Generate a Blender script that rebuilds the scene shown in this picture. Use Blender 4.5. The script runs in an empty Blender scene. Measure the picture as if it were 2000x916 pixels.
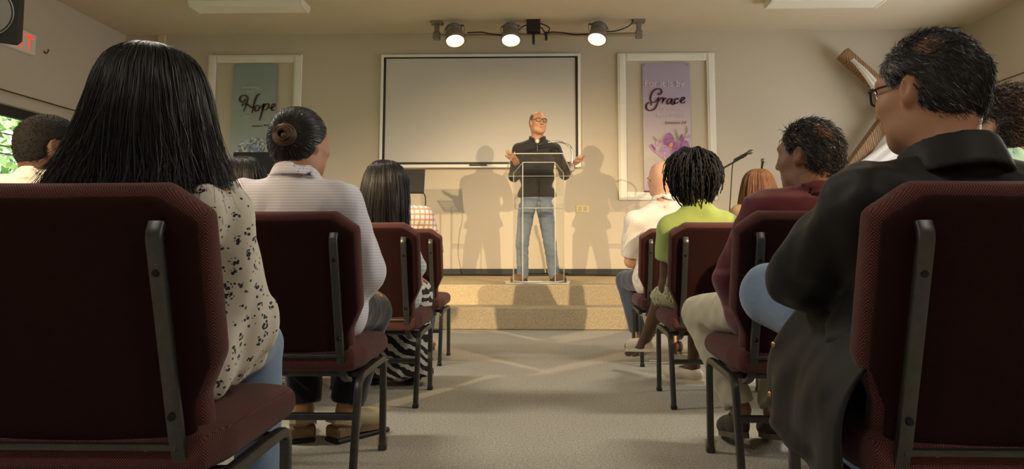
import bpy, bmesh, math, random
import numpy as np
from mathutils import Vector, Matrix

random.seed(4)
RNG = np.random.default_rng(7)
SC = bpy.context.scene
COL = SC.collection

# ------------------------------------------------------------------ camera
FPX, PPX, PPY, CAMH = 1340.0, 1029.0, 359.0, 0.77
YAW, PITCH = math.atan(33 / FPX), math.atan(121 / FPX)
cam_d = bpy.data.cameras.new('camera')
cam = bpy.data.objects.new('camera', cam_d)
COL.objects.link(cam)
cam.location = (0, 0, CAMH)
cam.rotation_euler = (math.pi / 2 + PITCH, 0, YAW)
cam_d.sensor_fit = 'HORIZONTAL'
cam_d.sensor_width = 36
cam_d.lens = FPX / 2000 * 36
cam_d.shift_x = (1000 - PPX) / 2000
cam_d.shift_y = (PPY - 458) / 2000
cam_d.clip_start = 0.02
cam_d.clip_end = 200
cam_d.dof.use_dof = False
SC.camera = cam

# ------------------------------------------------------------------ view
SC.view_settings.view_transform = 'Standard'
SC.view_settings.look = 'None'
SC.view_settings.gamma = 1.0
SC.view_settings.use_curve_mapping = False
SC.view_settings.exposure = 0.0

# ------------------------------------------------------------------ room size
XL, XR, YB, YF, ZC = -5.5, 5.35, 8.7, -4.0, 3.53
WINS = [(-1, 3.6, 7.62), (1, 3.6, 7.9)]
WZ0, WZ1, WZ1R = 0.95, 2.22, 2.53

# ------------------------------------------------------------------ daylight
W = bpy.data.worlds.new('world')
SC.world = W
W.use_nodes = True
bgn = W.node_tree.nodes['Background']
bgn.inputs[0].default_value = (1.0, .965, .95, 1)
bgn.inputs[1].default_value = 6.6
for sx, y0, y1 in WINS:
    L = bpy.data.lights.new('window_portal', 'AREA')
    L.shape = 'RECTANGLE'
    L.size, L.size_y = (y1 - y0), (WZ1 - WZ0)
    L.cycles.is_portal = True
    o = bpy.data.objects.new('window_portal', L)
    COL.objects.link(o)
    o.location = (XL - .12 if sx < 0 else XR + .12, (y0 + y1) / 2, (WZ0 + WZ1) / 2)
    o.rotation_euler = (math.pi / 2, 0, -math.pi / 2 if sx < 0 else math.pi / 2)

def spot(name, loc, aim, energy, col, size, blend, rad=.06):
    L = bpy.data.lights.new(name, 'SPOT')
    L.energy, L.color, L.spot_size, L.spot_blend = energy, col, math.radians(size), blend
    L.shadow_soft_size = rad
    o = bpy.data.objects.new(name, L)
    COL.objects.link(o)
    o.location = loc
    d = Vector(aim) - Vector(loc)
    o.rotation_euler = d.to_track_quat('-Z', 'Y').to_euler()
    return o
sun = bpy.data.lights.new('sun', 'SUN'); sun.energy = 5.0; sun.angle = math.radians(4); sun.color = (1, .96, .88)
sun_o = bpy.data.objects.new('sun', sun); COL.objects.link(sun_o)
sun_o.rotation_euler = Vector((-.45, .25, -1)).to_track_quat('-Z', 'Y').to_euler()
# the two house spotlights over the back of the hall that light the platform
WARM = (1.0, .74, .42)
spot('house_spotlight', (-4.9, -3.2, 3.3), (.2, 7.9, .1), 4300, WARM, 27, .9, .05)
spot('house_spotlight', (4.9, -3.2, 3.3), (-.3, 7.9, .1), 4300, WARM, 27, .9, .05)

# ------------------------------------------------------------------ pixel -> world (used with a real depth)
def _cam_axes():
    cy, sy, cp, sp = math.cos(YAW), math.sin(YAW), math.cos(PITCH), math.sin(PITCH)
    fw = np.array([-sy * cp, cy * cp, sp]); rt = np.array([cy, sy, 0.0])
    return rt, np.cross(rt, fw), fw
_RT, _UP, _FW = _cam_axes()
def at(x, y, Y):
    d = _FW + _RT * (x - PPX) / FPX - _UP * (y - PPY) / FPX
    return np.array([0, 0, CAMH]) + d * (Y / d[1])
def V3(*a): return np.array(a, float)

# ------------------------------------------------------------------ materials
MATS = {}
def mat(name, col=(.5, .5, .5), rough=.6, metal=0.0, spec=.5, sheen=0.0, emit=None, estr=0.0, coat=0.0, trans=0.0):
    if name in MATS: return MATS[name]
    m = bpy.data.materials.new(name); m.use_nodes = True
    b = m.node_tree.nodes['Principled BSDF']
    b.inputs['Base Color'].default_value = (*col, 1)
    b.inputs['Roughness'].default_value = rough
    b.inputs['Metallic'].default_value = metal
    b.inputs['Specular IOR Level'].default_value = spec
    if sheen:
        b.inputs['Sheen Weight'].default_value = sheen
        b.inputs['Sheen Roughness'].default_value = .5
    if coat: b.inputs['Coat Weight'].default_value = coat
    if trans: b.inputs['Transmission Weight'].default_value = trans
    if emit:
        b.inputs['Emission Color'].default_value = (*emit, 1)
        b.inputs['Emission Strength'].default_value = estr
    MATS[name] = m
    return m
class NT:
    """small node-graph helper"""
    def __init__(s, m):
        s.m = m; s.t = m.node_tree; s.b = s.t.nodes['Principled BSDF']
        s.co = s.t.nodes.new('ShaderNodeTexCoord')
    def n(s, typ, **kw):
        nd = s.t.nodes.new(typ)
        for k, v in kw.items():
            if k.startswith('i_'):
                key = k[2:]
                key = int(key) if key.isdigit() else key.replace('_', ' ')
                if hasattr(v, 'is_output') or isinstance(v, bpy.types.NodeSocket): s.t.links.new(v, nd.inputs[key])
                else: nd.inputs[key].default_value = v
            else: setattr(nd, k, v)
        return nd
    def math(s, op, a, b=0.0, clamp=False):
        nd = s.n('ShaderNodeMath', operation=op, use_clamp=clamp)
        for i, v in enumerate((a, b)):
            if isinstance(v, bpy.types.NodeSocket): s.t.links.new(v, nd.inputs[i])
            else: nd.inputs[i].default_value = v
        return nd.outputs[0]
    def ramp(s, fac, stops, interp='LINEAR'):
        r = s.n('ShaderNodeValToRGB'); r.color_ramp.interpolation = interp
        e = r.color_ramp.elements
        while len(e) < len(stops): e.new(.5)
        for el, (p, c) in zip(e, stops):
            el.position = p; el.color = (*c, 1) if len(c) == 3 else c
        s.t.links.new(fac, r.inputs[0]); return r.outputs[0]
    def mix(s, fac, a, b):
        nd = s.n('ShaderNodeMix', data_type='RGBA')
        for key, v in ((0, fac), (6, a), (7, b)):
            if isinstance(v, bpy.types.NodeSocket): s.t.links.new(v, nd.inputs[key])
            else: nd.inputs[key].default_value = v if key == 0 else (*v, 1)
        return nd.outputs[2]
    def noise(s, scale, detail=2, rough=.5, vec=None, out=0):
        nd = s.n('ShaderNodeTexNoise'); nd.inputs['Scale'].default_value = scale
        nd.inputs['Detail'].default_value = detail; nd.inputs['Roughness'].default_value = rough
        s.t.links.new(vec if vec is not None else s.co.outputs['Object'], nd.inputs['Vector']); return nd.outputs[out]
    def sep(s, vec=None):
        nd = s.n('ShaderNodeSeparateXYZ'); s.t.links.new(vec if vec is not None else s.co.outputs['Object'], nd.inputs[0]); return nd.outputs
    def color(s, sock): s.t.links.new(sock, s.b.inputs['Base Color'])
    def bump(s, h, strength=.3, dist=.002):
        nd = s.n('ShaderNodeBump'); nd.inputs['Strength'].default_value = strength; nd.inputs['Distance'].default_value = dist
        s.t.links.new(h, nd.inputs['Height']); s.t.links.new(nd.outputs[0], s.b.inputs['Normal'])

def vary(name, c0, c1, scale=20, rough=.6, bump=0.0, bd=.002, **kw):
    """plain material whose colour wanders between two tones"""
    if name in MATS: return MATS[name]
    m = mat(name, c0, rough, **kw); t = NT(m)
    f = t.noise(scale, 4, .6)
    t.color(t.ramp(f, [(.3, c0), (.7, c1)]))
    if bump: t.bump(f, bump, bd)
    return m

# ------------------------------------------------------------------ scene objects
def put(o, name, parent=None, label=None, cat=None, group=None, kind=None):
    COL.objects.link(o)
    if parent is not None: o.parent = parent
    if label: o['label'] = label
    if cat: o['category'] = cat
    if group: o['group'] = group
    if kind: o['kind'] = kind
    return o
def empty(name, loc, label, cat, group=None, rotz=0):
    o = bpy.data.objects.new(name, None); o.empty_display_size = .1
    o.location = loc; o.rotation_euler = (0, 0, rotz)
    return put(o, name, None, label, cat, group)
def rawmesh(name, V, Fq, m=None, smooth=True, colattr=None, uv=None):
    """V (n,3) array, Fq (m,k) int array with k = 3 or 4, or a list of faces"""
    me = bpy.data.meshes.new(name)
    V = np.asarray(V, np.float32)
    if isinstance(Fq, np.ndarray):
        k = Fq.shape[1]; nf = len(Fq)
        me.vertices.add(len(V)); me.vertices.foreach_set('co', V.ravel())
        me.loops.add(nf * k); me.loops.foreach_set('vertex_index', Fq.astype(np.int32).ravel())
        me.polygons.add(nf); me.polygons.foreach_set('loop_start', np.arange(0, nf * k, k, dtype=np.int32))
        me.update(calc_edges=True)
    else:
        me.from_pydata(V.tolist(), [], [list(map(int, f)) for f in Fq]); me.update()
    me.polygons.foreach_set('use_smooth', np.full(len(me.polygons), bool(smooth)))
    if colattr is not None:
        a = me.color_attributes.new('tint', 'FLOAT_COLOR', 'POINT')
        c = np.ones((len(V), 4), np.float32); c[:, :colattr.shape[1]] = colattr
        a.data.foreach_set('color', c.ravel())
    if m is not None: me.materials.append(m)
    return me
def meshobj(name, V, F, m, parent=None, base=None, smooth=True, label=None, cat=None, group=None, kind=None, colattr=None):
    V = np.asarray(V, float)
    if base is not None: V = V - np.asarray(base, float)
    o = bpy.data.objects.new(name, rawmesh(name, V, F, m, smooth, colattr))
    return put(o, name, parent, label, cat, group, kind)

class MB:
    """collects simple shapes into one mesh"""
    def __init__(s): s.v = []; s.f = []
    def add(s, V, F):
        n = len(s.v); s.v += [tuple(map(float, p)) for p in V]; s.f += [tuple(int(i) + n for i in f) for f in F]; return s
    def box(s, lo, hi, R=None, c=None, bev=0.0):
        lo, hi = np.array(lo, float), np.array(hi, float); b = bev
        if b <= 0:
            P = [(x, y, z) for x in (lo[0], hi[0]) for y in (lo[1], hi[1]) for z in (lo[2], hi[2])]
            F = [(0, 1, 3, 2), (4, 6, 7, 5), (0, 4, 5, 1), (2, 3, 7, 6), (0, 2, 6, 4), (1, 5, 7, 3)]
        else:
            P = []; F = []; idx = {}
            def g(*p):
                p = tuple(round(float(q), 6) for q in p)
                if p not in idx: idx[p] = len(P); P.append(p)
                return idx[p]
            S = [lo, hi]
            for ax in range(3):
                u, w = (ax + 1) % 3, (ax + 2) % 3
                for s_ in (0, 1):
                    q = []
                    for a, c_ in ((0, 0), (1, 0), (1, 1), (0, 1)):
                        p = [0, 0, 0]; p[ax] = S[s_][ax]
                        p[u] = S[a][u] + (b if a == 0 else -b); p[w] = S[c_][w] + (b if c_ == 0 else -b); q.append(g(*p))
                    F.append(tuple(q if s_ else q[::-1]))
                for a in (0, 1):
                    for c_ in (0, 1):
                        q = []
                        for e, fl in ((0, 0), (1, 0), (1, 1), (0, 1)):
                            p = [0, 0, 0]; p[ax] = S[e][ax] + (b if e == 0 else -b)
                            if fl == 0: p[u] = S[a][u]; p[w] = S[c_][w] + (b if c_ == 0 else -b)
                            else: p[u] = S[a][u] + (b if a == 0 else -b); p[w] = S[c_][w]
                            q.append(g(*p))
                        F.append(tuple(q if (a ^ c_) == 0 else q[::-1]))
            for a in (0, 1):
                for c_ in (0, 1):
                    for e in (0, 1):
                        cn = [S[a][0], S[c_][1], S[e][2]]; sg = [b if i == 0 else -b for i in (a, c_, e)]
                        q = [g(cn[0], cn[1] + sg[1], cn[2] + sg[2]), g(cn[0] + sg[0], cn[1], cn[2] + sg[2]), g(cn[0] + sg[0], cn[1] + sg[1], cn[2])]
                        F.append(tuple(q if (a + c_ + e) % 2 else q[::-1]))
        P = np.array(P, float)
        if R is not None:
            c = np.array(c, float) if c is not None else (lo + hi) / 2
            P = (P - c) @ np.asarray(R).T + c
        return s.add(P, F)
    def sweep(s, path, sec, closed=False, cap=True, up=(0, 0, 1), scale=None):
        """sec: (k,2) section; path (n,3)"""
        P = np.array(path, float); sec = np.array(sec, float); n, k = len(P), len(sec)
        T = np.gradient(P, axis=0)
        if closed: T = np.roll(P, -1, 0) - np.roll(P, 1, 0)
        T /= np.linalg.norm(T, axis=1)[:, None] + 1e-12
        u = np.array(up, float); u = u - T[0] * (u @ T[0])
        if np.linalg.norm(u) < 1e-3: u = np.array([0, 1., 0]); u = u - T[0] * (u @ T[0])
        Vv = []
        for i in range(n):
            u = u - T[i] * (u @ T[i]); u /= np.linalg.norm(u) + 1e-12; w = np.cross(T[i], u)
            sc = 1 if scale is None else scale[i]
            Vv += list(P[i] + sc * (sec[:, :1] * w + sec[:, 1:] * u))
        F = []
        for i in range(n if closed else n - 1):
            j = (i + 1) % n
            for a in range(k):
                b = (a + 1) % k; F.append((i * k + a, i * k + b, j * k + b, j * k + a))
        if cap and not closed: F += [tuple(range(k))[::-1], tuple(range((n - 1) * k, n * k))]
        return s.add(Vv, F)
    def tube(s, path, r, k=10, closed=False, scale=None, up=(0, 0, 1)):
        a = np.arange(k) * 2 * math.pi / k
        return s.sweep(path, np.c_[np.cos(a) * r, np.sin(a) * r], closed, True, up, scale)
    def lathe(s, prof, c=(0, 0, 0), R=None, k=24):
        """prof [(r,z)], revolved around z then rotated by R, moved to c"""
        a = np.arange(k) * 2 * math.pi / k; Vv = []; F = []
        for r, z in prof: Vv += [(r * math.cos(t), r * math.sin(t), z) for t in a]
        for i in range(len(prof) - 1):
            for j in range(k): F.append((i * k + j, i * k + (j + 1) % k, (i + 1) * k + (j + 1) % k, (i + 1) * k + j))
        if prof[0][0] > 1e-6: F.append(tuple(range(k))[::-1])
        if prof[-1][0] > 1e-6: F.append(tuple(range((len(prof) - 1) * k, len(prof) * k)))
        Vv = np.array(Vv)
        if R is not None: Vv = Vv @ np.asarray(R).T
        return s.add(Vv + np.array(c, float), F)
    def prism(s, poly, d0, d1, ax=1):
        """poly of 2D points in the other two axes, extruded along axis ax from d0 to d1"""
        k = len(poly); Vv = []
        for d in (d0, d1):
            for p in poly:
                q = [0, 0, 0]; o = [i for i in range(3) if i != ax]; q[o[0]], q[o[1]], q[ax] = p[0], p[1], d; Vv.append(q)
        F = [tuple(range(k)), tuple(range(k, 2 * k))[::-1]] + [(i, i + k, (i + 1) % k + k, (i + 1) % k) for i in range(k)]
        return s.add(Vv, F)
    def mesh(s, name, m, smooth=False, base=None):
        Vv = np.array(s.v, float)
        if base is not None: Vv = Vv - np.asarray(base, float)
        me = rawmesh(name, Vv, s.f, m, smooth)
        bm = bmesh.new(); bm.from_mesh(me); bmesh.ops.recalc_face_normals(bm, faces=bm.faces); bm.to_mesh(me); bm.free()
        if smooth:
            me.polygons.foreach_set('use_smooth', np.ones(len(me.polygons), bool))
            me.set_sharp_from_angle(angle=math.radians(40))
        return me
    def build(s, name, m, parent=None, smooth=False, base=None, **kw):
        if base is None and parent is not None: base = tuple(parent.matrix_world.translation) if False else _root_loc(parent)
        return put(bpy.data.objects.new(name, s.mesh(name, m, smooth, base)), name, parent, **kw)
def _root_loc(o):
    p = np.zeros(3)
    while o is not None: p = p + np.array(o.location); o = o.parent
    return p
def rect(w, h, r=.0, n=3):
    """rounded rectangle section"""
    if r <= 0: return [(-w / 2, -h / 2), (w / 2, -h / 2), (w / 2, h / 2), (-w / 2, h / 2)]
    P = []
    for cx, cy, a0 in ((w / 2 - r, h / 2 - r, 0), (-w / 2 + r, h / 2 - r, 90), (-w / 2 + r, -h / 2 + r, 180), (w / 2 - r, -h / 2 + r, 270)):
        for i in range(n + 1):
            a = math.radians(a0 + 90 * i / n); P.append((cx + r * math.cos(a), cy + r * math.sin(a)))
    return P
def bez(P, n=24):
    """smooth Catmull-Rom curve through the points"""
    P = np.array(P, float); Q = np.vstack([2 * P[0] - P[1], P, 2 * P[-1] - P[-2]]); out = []
    m = len(P) - 1
    for i in range(m):
        p0, p1, p2, p3 = Q[i:i + 4]; k = max(2, n // m)
        for t in np.linspace(0, 1, k, endpoint=(i == m - 1)):
            out.append(.5 * ((2 * p1) + (-p0 + p2) * t + (2 * p0 - 5 * p1 + 4 * p2 - p3) * t * t + (-p0 + 3 * p1 - 3 * p2 + p3) * t ** 3))
    return np.array(out)
def fillet(P, r, n=5):
    """polyline with rounded corners"""
    P = [np.array(p, float) for p in P]; out = [P[0]]
    for a, b, c in zip(P[:-2], P[1:-1], P[2:]):
        u = (a - b) / np.linalg.norm(a - b); w = (c - b) / np.linalg.norm(c - b)
        d = min(r, .45 * np.linalg.norm(a - b), .45 * np.linalg.norm(c - b)); s, e = b + u * d, b + w * d
        for t in np.linspace(0, 1, n + 1): out.append((1 - t) ** 2 * s + 2 * t * (1 - t) * b + t * t * e)
    return np.array(out + [P[-1]])
def rotz(a): c, s = math.cos(a), math.sin(a); return np.array([[c, -s, 0], [s, c, 0], [0, 0, 1.]])
def rotx(a): c, s = math.cos(a), math.sin(a); return np.array([[1., 0, 0], [0, c, -s], [0, s, c]])
def roty(a): c, s = math.cos(a), math.sin(a); return np.array([[c, 0, s], [0, 1., 0], [-s, 0, c]])
def dup(root, loc, label, group=None, rotz_=0):
    """a copy of a thing with copies of its parts and sub-parts"""
    r = root.copy(); COL.objects.link(r); r.location = loc; r.rotation_euler = (0, 0, rotz_); r['label'] = label
    if group: r['group'] = group
    for ch in list(root.children):
        c = ch.copy(); COL.objects.link(c); c.parent = r
        for g in list(ch.children):
            d = g.copy(); COL.objects.link(d); d.parent = c
    return r

# ------------------------------------------------------------------ solid modelling: smooth blends of tapered shapes, meshed on a grid
def pc(a, b, r1, r2=None, k=.03, n=None, s=1.0, cap=None, op='u'):
    """tapered limb a->b; n,s: stretch the section by s along n; cap: 'b' / 'a' / 'ab' cut flat at that end"""
    return ('c', np.array(a, float), np.array(b, float), r1, r1 if r2 is None else r2, k, None if n is None else np.array(n, float) / np.linalg.norm(n), s, cap, op)
def pe(c, r, R=None, k=.02, op='u'):
    return ('e', np.array(c, float), np.array(r, float) * np.ones(3), np.eye(3) if R is None else np.array(R, float), k, op)
def pb(c, hlf, R=None, rad=.01, k=.01, op='u'):
    return ('b', np.array(c, float), np.array(hlf, float), np.eye(3) if R is None else np.array(R, float), rad, k, op)
def pk(c, axis, rx, ry, h, th, flare=0.0, k=.008, R=None, op='u'):
    """collar: a band of height h round an oval neck; R: columns x, y, axis"""
    return ('k', np.array(c, float), np.array(R, float), rx, ry, h, th, flare, k, op)
def _bounds(p):
    if p[0] == 'c':
        m = max(p[3], p[4]) * max(1, p[7]); return np.minimum(p[1], p[2]) - m, np.maximum(p[1], p[2]) + m
    if p[0] == 'e': m = p[2].max(); return p[1] - m, p[1] + m
    if p[0] == 'b': m = np.linalg.norm(p[2]); return p[1] - m, p[1] + m
    m = max(p[3], p[4]) + abs(p[7]) + p[6] + p[5]; return p[1] - m, p[1] + m
def _dist(p, X, Y, Z):
    if p[0] == 'c':
        a, b = p[1], p[2]; q = [X - a[0], Y - a[1], Z - a[2]]; ba = b - a
        n, s = p[6], p[7]
        if n is not None:
            qn = q[0] * n[0] + q[1] * n[1] + q[2] * n[2]; f = 1 / s - 1
            q = [q[i] + n[i] * qn * f for i in range(3)]; ba = ba + n * (ba @ n) * f
        L2 = ba @ ba + 1e-12
        dt = (q[0] * ba[0] + q[1] * ba[1] + q[2] * ba[2]) / L2; t = np.clip(dt, 0, 1)
        d = np.sqrt((q[0] - t * ba[0]) ** 2 + (q[1] - t * ba[1]) ** 2 + (q[2] - t * ba[2]) ** 2) - (p[3] + (p[4] - p[3]) * t)
        d = d * min(1, s)
        if p[8]:
            Lg = math.sqrt(L2)
            if 'b' in p[8]: d = np.maximum(d, (dt - 1) * Lg)
            if 'a' in p[8]: d = np.maximum(d, -dt * Lg)
        return d
    c, R = p[1], (p[2] if p[0] == 'k' else p[3]); q = [X - c[0], Y - c[1], Z - c[2]]
    q = [q[0] * R[0, i] + q[1] * R[1, i] + q[2] * R[2, i] for i in range(3)]
    if p[0] == 'e':
        r = p[2]; k0 = np.sqrt((q[0] / r[0]) ** 2 + (q[1] / r[1]) ** 2 + (q[2] / r[2]) ** 2)
        k1 = np.sqrt((q[0] / r[0] ** 2) ** 2 + (q[1] / r[1] ** 2) ** 2 + (q[2] / r[2] ** 2) ** 2)
        return k0 * (k0 - 1) / np.maximum(k1, 1e-9)
    if p[0] == 'b':
        h = p[2] - p[4]; d = [np.abs(q[i]) - h[i] for i in range(3)]
        return np.sqrt(np.maximum(d[0], 0) ** 2 + np.maximum(d[1], 0) ** 2 + np.maximum(d[2], 0) ** 2) + np.minimum(np.maximum(d[0], np.maximum(d[1], d[2])), 0) - p[4]
    rx, ry, h, th, fl = p[3:8]
    zz = np.clip(q[2] / h, 0, 1); rr = np.sqrt((q[0] / rx) ** 2 + (q[1] / ry) ** 2)
    dr = (rr - 1) * min(rx, ry) - fl * zz
    dz = np.abs(q[2] - h / 2) - h / 2
    d0 = np.abs(dr) - th * .4
    return np.sqrt(np.maximum(d0, 0) ** 2 + np.maximum(dz, 0) ** 2) + np.minimum(np.maximum(d0, dz), 0) - th * .6
def _axis(lo, hi, h, fine):
    x = lo; out = [x]
    while x < hi:
        st = h
        for a, b, f in fine:
            if a <= x <= b: st = min(st, f)
        x += st; out.append(x)
    return np.array(out, np.float32)
class Field:
    def __init__(s, prims, h=.01, fine=(), pad=.0, inflate=0.0):
        B = [_bounds(p) for p in prims if p[-1] == 'u']
        m = 3 * h + pad + inflate
        lo = np.min([b[0] for b in B], 0) - m; hi = np.max([b[1] for b in B], 0) + m
        s.h = h
        s.ax = [_axis(lo[i], hi[i], h, [(f[0][i], f[1][i], f[2]) for f in fine]) for i in range(3)]
        s.F = np.full([len(a) for a in s.ax], .25, np.float32)
        for p in prims: s.add(p, inflate)
    def grid(s, sl): return s.ax[0][sl[0]][:, None, None], s.ax[1][sl[1]][None, :, None], s.ax[2][sl[2]][None, None, :]
    def add(s, p, inflate=0.0):
        k = p[5] if p[0] == 'c' else p[-2]; op = p[-1]
        lo, hi = _bounds(p); pad = k + 2.5 * s.h + inflate
        sl = tuple(slice(max(0, int(np.searchsorted(s.ax[i], lo[i] - pad)) - 1), int(np.searchsorted(s.ax[i], hi[i] + pad)) + 1) for i in range(3))
        a = s.F[sl]
        if a.size == 0: return
        d = _dist(p, *s.grid(sl)).astype(np.float32) - inflate
        if op == 'u':
            hh = np.maximum(k - np.abs(a - d), 0) / k; s.F[sl] = np.minimum(a, d) - hh * hh * k * .25
        else:
            d = -d; hh = np.maximum(k - np.abs(a - d), 0) / k; s.F[sl] = np.maximum(a, d) + hh * hh * k * .25
    def clip(s, fn, k=.0):
        """keep only where fn(X,Y,Z) < 0"""
        X, Y, Z = s.grid((slice(None),) * 3); d = fn(X, Y, Z)
        if k <= 0: s.F = np.maximum(s.F, d).astype(np.float32)
        else:
            hh = np.maximum(k - np.abs(s.F - d), 0) / k; s.F = (np.maximum(s.F, d) + hh * hh * k * .25).astype(np.float32)
        return s
    def shell(s, prims, inflate=0.0):
        """cut these away"""
        for p in prims:
            if p[-1] == 'u': s.add(p[:-1] + ('s',), -inflate)
        return s
    def ripple(s, amp, freq, seed=0, aniso=(1, 1, 1), n=5):
        """folds in cloth: a few sine waves added near the surface"""
        m = np.argwhere(np.abs(s.F) < max(.03, 3 * s.h)); r = np.random.default_rng(seed)
        P = np.stack([s.ax[i][m[:, i]] for i in range(3)], 1) * np.array(aniso)
        v = 0
        for j in range(n):
            d = r.normal(size=3); d /= np.linalg.norm(d); fq = 2.4 * freq * r.uniform(.5, 1.5)
            w = .6 * np.sin(P @ r.normal(size=3) * freq * .6 + r.uniform(0, 6))
            a_ = P @ d * fq + r.uniform(0, 6) + 1.6 * w; v = v + (.45 * np.sin(a_) + .9 * (np.abs(np.sin(a_ * .5)) - .6)) / n
        s.F[m[:, 0], m[:, 1], m[:, 2]] += (amp * v * 1.6).astype(np.float32); return s
    def net(s, smooth=1):
        F = s.F; S = F < 0; n = F.shape
        c = np.zeros([i - 1 for i in n], np.int8)
        for a in (0, 1):
            for b in (0, 1):
                for d in (0, 1): c += S[a:n[0] - 1 + a, b:n[1] - 1 + b, d:n[2] - 1 + d]
        act = (c > 0) & (c < 8); cells = np.argwhere(act); idx = np.full(act.shape, -1, np.int32); idx[act] = np.arange(len(cells))
        off = [(a, b, d) for a in (0, 1) for b in (0, 1) for d in (0, 1)]
        vals = {o: F[cells[:, 0] + o[0], cells[:, 1] + o[1], cells[:, 2] + o[2]] for o in off}
        P = np.zeros((len(cells), 3)); cnt = np.zeros(len(cells))
        for a in off:
            for ax in range(3):
                if a[ax]: continue
                b = list(a); b[ax] = 1; va, vb = vals[a], vals[tuple(b)]; cr = (va < 0) != (vb < 0)
                t = np.where(cr, va / np.where(cr, va - vb, 1), 0); p = np.tile(np.array(a, float), (len(cells), 1)); p[:, ax] = t
                P += p * cr[:, None]; cnt += cr
        P /= cnt[:, None]; V = np.empty_like(P)
        for i in range(3):
            A = s.ax[i]; j = cells[:, i]; V[:, i] = A[j] + (A[j + 1] - A[j]) * P[:, i]
        Q = []
        for ax in range(3):
            u, w = (ax + 1) % 3, (ax + 2) % 3
            lo = [slice(None)] * 3; hi = [slice(None)] * 3; lo[ax] = slice(0, n[ax] - 1); hi[ax] = slice(1, n[ax])
            A, Bv = S[tuple(lo)], S[tuple(hi)]; e = np.argwhere(A != Bv)
            e = e[(e[:, u] > 0) & (e[:, w] > 0) & (e[:, u] < n[u] - 1) & (e[:, w] < n[w] - 1)]
            ins = A[e[:, 0], e[:, 1], e[:, 2]]
            def g(du, dw):
                q = e.copy(); q[:, u] += du; q[:, w] += dw; return idx[q[:, 0], q[:, 1], q[:, 2]]
            q = np.stack([g(-1, -1), g(0, -1), g(0, 0), g(-1, 0)], 1); q[~ins] = q[~ins][:, ::-1]; Q.append(q)
        Q = np.vstack(Q); Q = Q[(Q >= 0).all(1)]
        for _ in range(smooth):
            E = np.vstack([Q[:, [0, 1]], Q[:, [1, 2]], Q[:, [2, 3]], Q[:, [3, 0]]]); acc = np.zeros_like(V)
            for i in range(3): acc[:, i] = np.bincount(E[:, 0], V[E[:, 1], i], len(V)) + np.bincount(E[:, 1], V[E[:, 0], i], len(V))
            dg = np.bincount(E[:, 0], minlength=len(V)) + np.bincount(E[:, 1], minlength=len(V))
            V = .5 * V + .5 * acc / np.maximum(dg, 1)[:, None]
        return V, Q
    def at(s, P):
        """field value at points (nearest sample)"""
        ii = [np.clip(np.searchsorted(s.ax[i], P[:, i]), 0, len(s.ax[i]) - 1) for i in range(3)]
        return s.F[ii[0], ii[1], ii[2]]

# ================================================================== the room
m_wall = vary('wall_paint', (.53, .468, .375), (.56, .497, .40), 1.3, .85, spec=.25)
m_side = vary('side_wall_paint', (.55, .49, .415), (.58, .52, .44), 1.1, .85, spec=.25)
m_ceil = vary('ceiling_paint', (.60, .525, .40), (.63, .555, .425), 1.0, .9, spec=.2)
m_trim = vary('white_trim', (.74, .71, .64), (.78, .75, .68), 5, .45)
m_black = mat('black_rubber', (.012, .011, .010), .5)
def carpet_mat(name, c0, c1, c2):
    m = mat(name, c1, .95, spec=.1); t = NT(m)
    a = t.noise(110, 3, .8); b = t.noise(2.2, 3, .5); c = t.noise(520, 1, .5)
    f = t.math('ADD', t.math('MULTIPLY', a, .7), t.math('MULTIPLY', c, .3))
    col = t.ramp(f, [(.40, c0), (.5, c1), (.60, c2)])
    t.color(t.mix(t.math('MULTIPLY', t.math('SUBTRACT', b, .35, True), .35), col, c0))
    t.bump(f, .7, .006); return m
m_carpet = carpet_mat('carpet', (.30, .275, .225), (.46, .425, .35), (.60, .565, .48))
m_carpet_warm = carpet_mat('warm_lit_carpet', (.36, .285, .175), (.50, .405, .26), (.60, .495, .33))  # same carpet as the floor, warm lamp light put into its colour
m_glass = bpy.data.materials.new('window_glass'); m_glass.use_nodes = True
def thin_glass(m, tint, refl, rough=.02):
    nt = m.node_tree; nt.nodes.clear(); out = nt.nodes.new('ShaderNodeOutputMaterial')
    tr = nt.nodes.new('ShaderNodeBsdfTransparent'); tr.inputs[0].default_value = (*tint, 1)
    gl = nt.nodes.new('ShaderNodeBsdfGlossy'); gl.inputs['Roughness'].default_value = rough
    lw = nt.nodes.new('ShaderNodeLayerWeight'); p5 = nt.nodes.new('ShaderNodeMath'); p5.operation = 'POWER'; p5.inputs[1].default_value = 5.0; nt.links.new(lw.outputs['Facing'], p5.inputs[0])
    mu = nt.nodes.new('ShaderNodeMath'); mu.operation = 'MULTIPLY_ADD'; mu.inputs[1].default_value = refl * .9; mu.inputs[2].default_value = .04 * refl
    nt.links.new(p5.outputs[0], mu.inputs[0]); mx = nt.nodes.new('ShaderNodeMixShader')
    nt.links.new(mu.outputs[0], mx.inputs[0]); nt.links.new(tr.outputs[0], mx.inputs[1]); nt.links.new(gl.outputs[0], mx.inputs[2]); nt.links.new(mx.outputs[0], out.inputs[0])
thin_glass(m_glass, (.97, .99, .98), 1.0)

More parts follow.
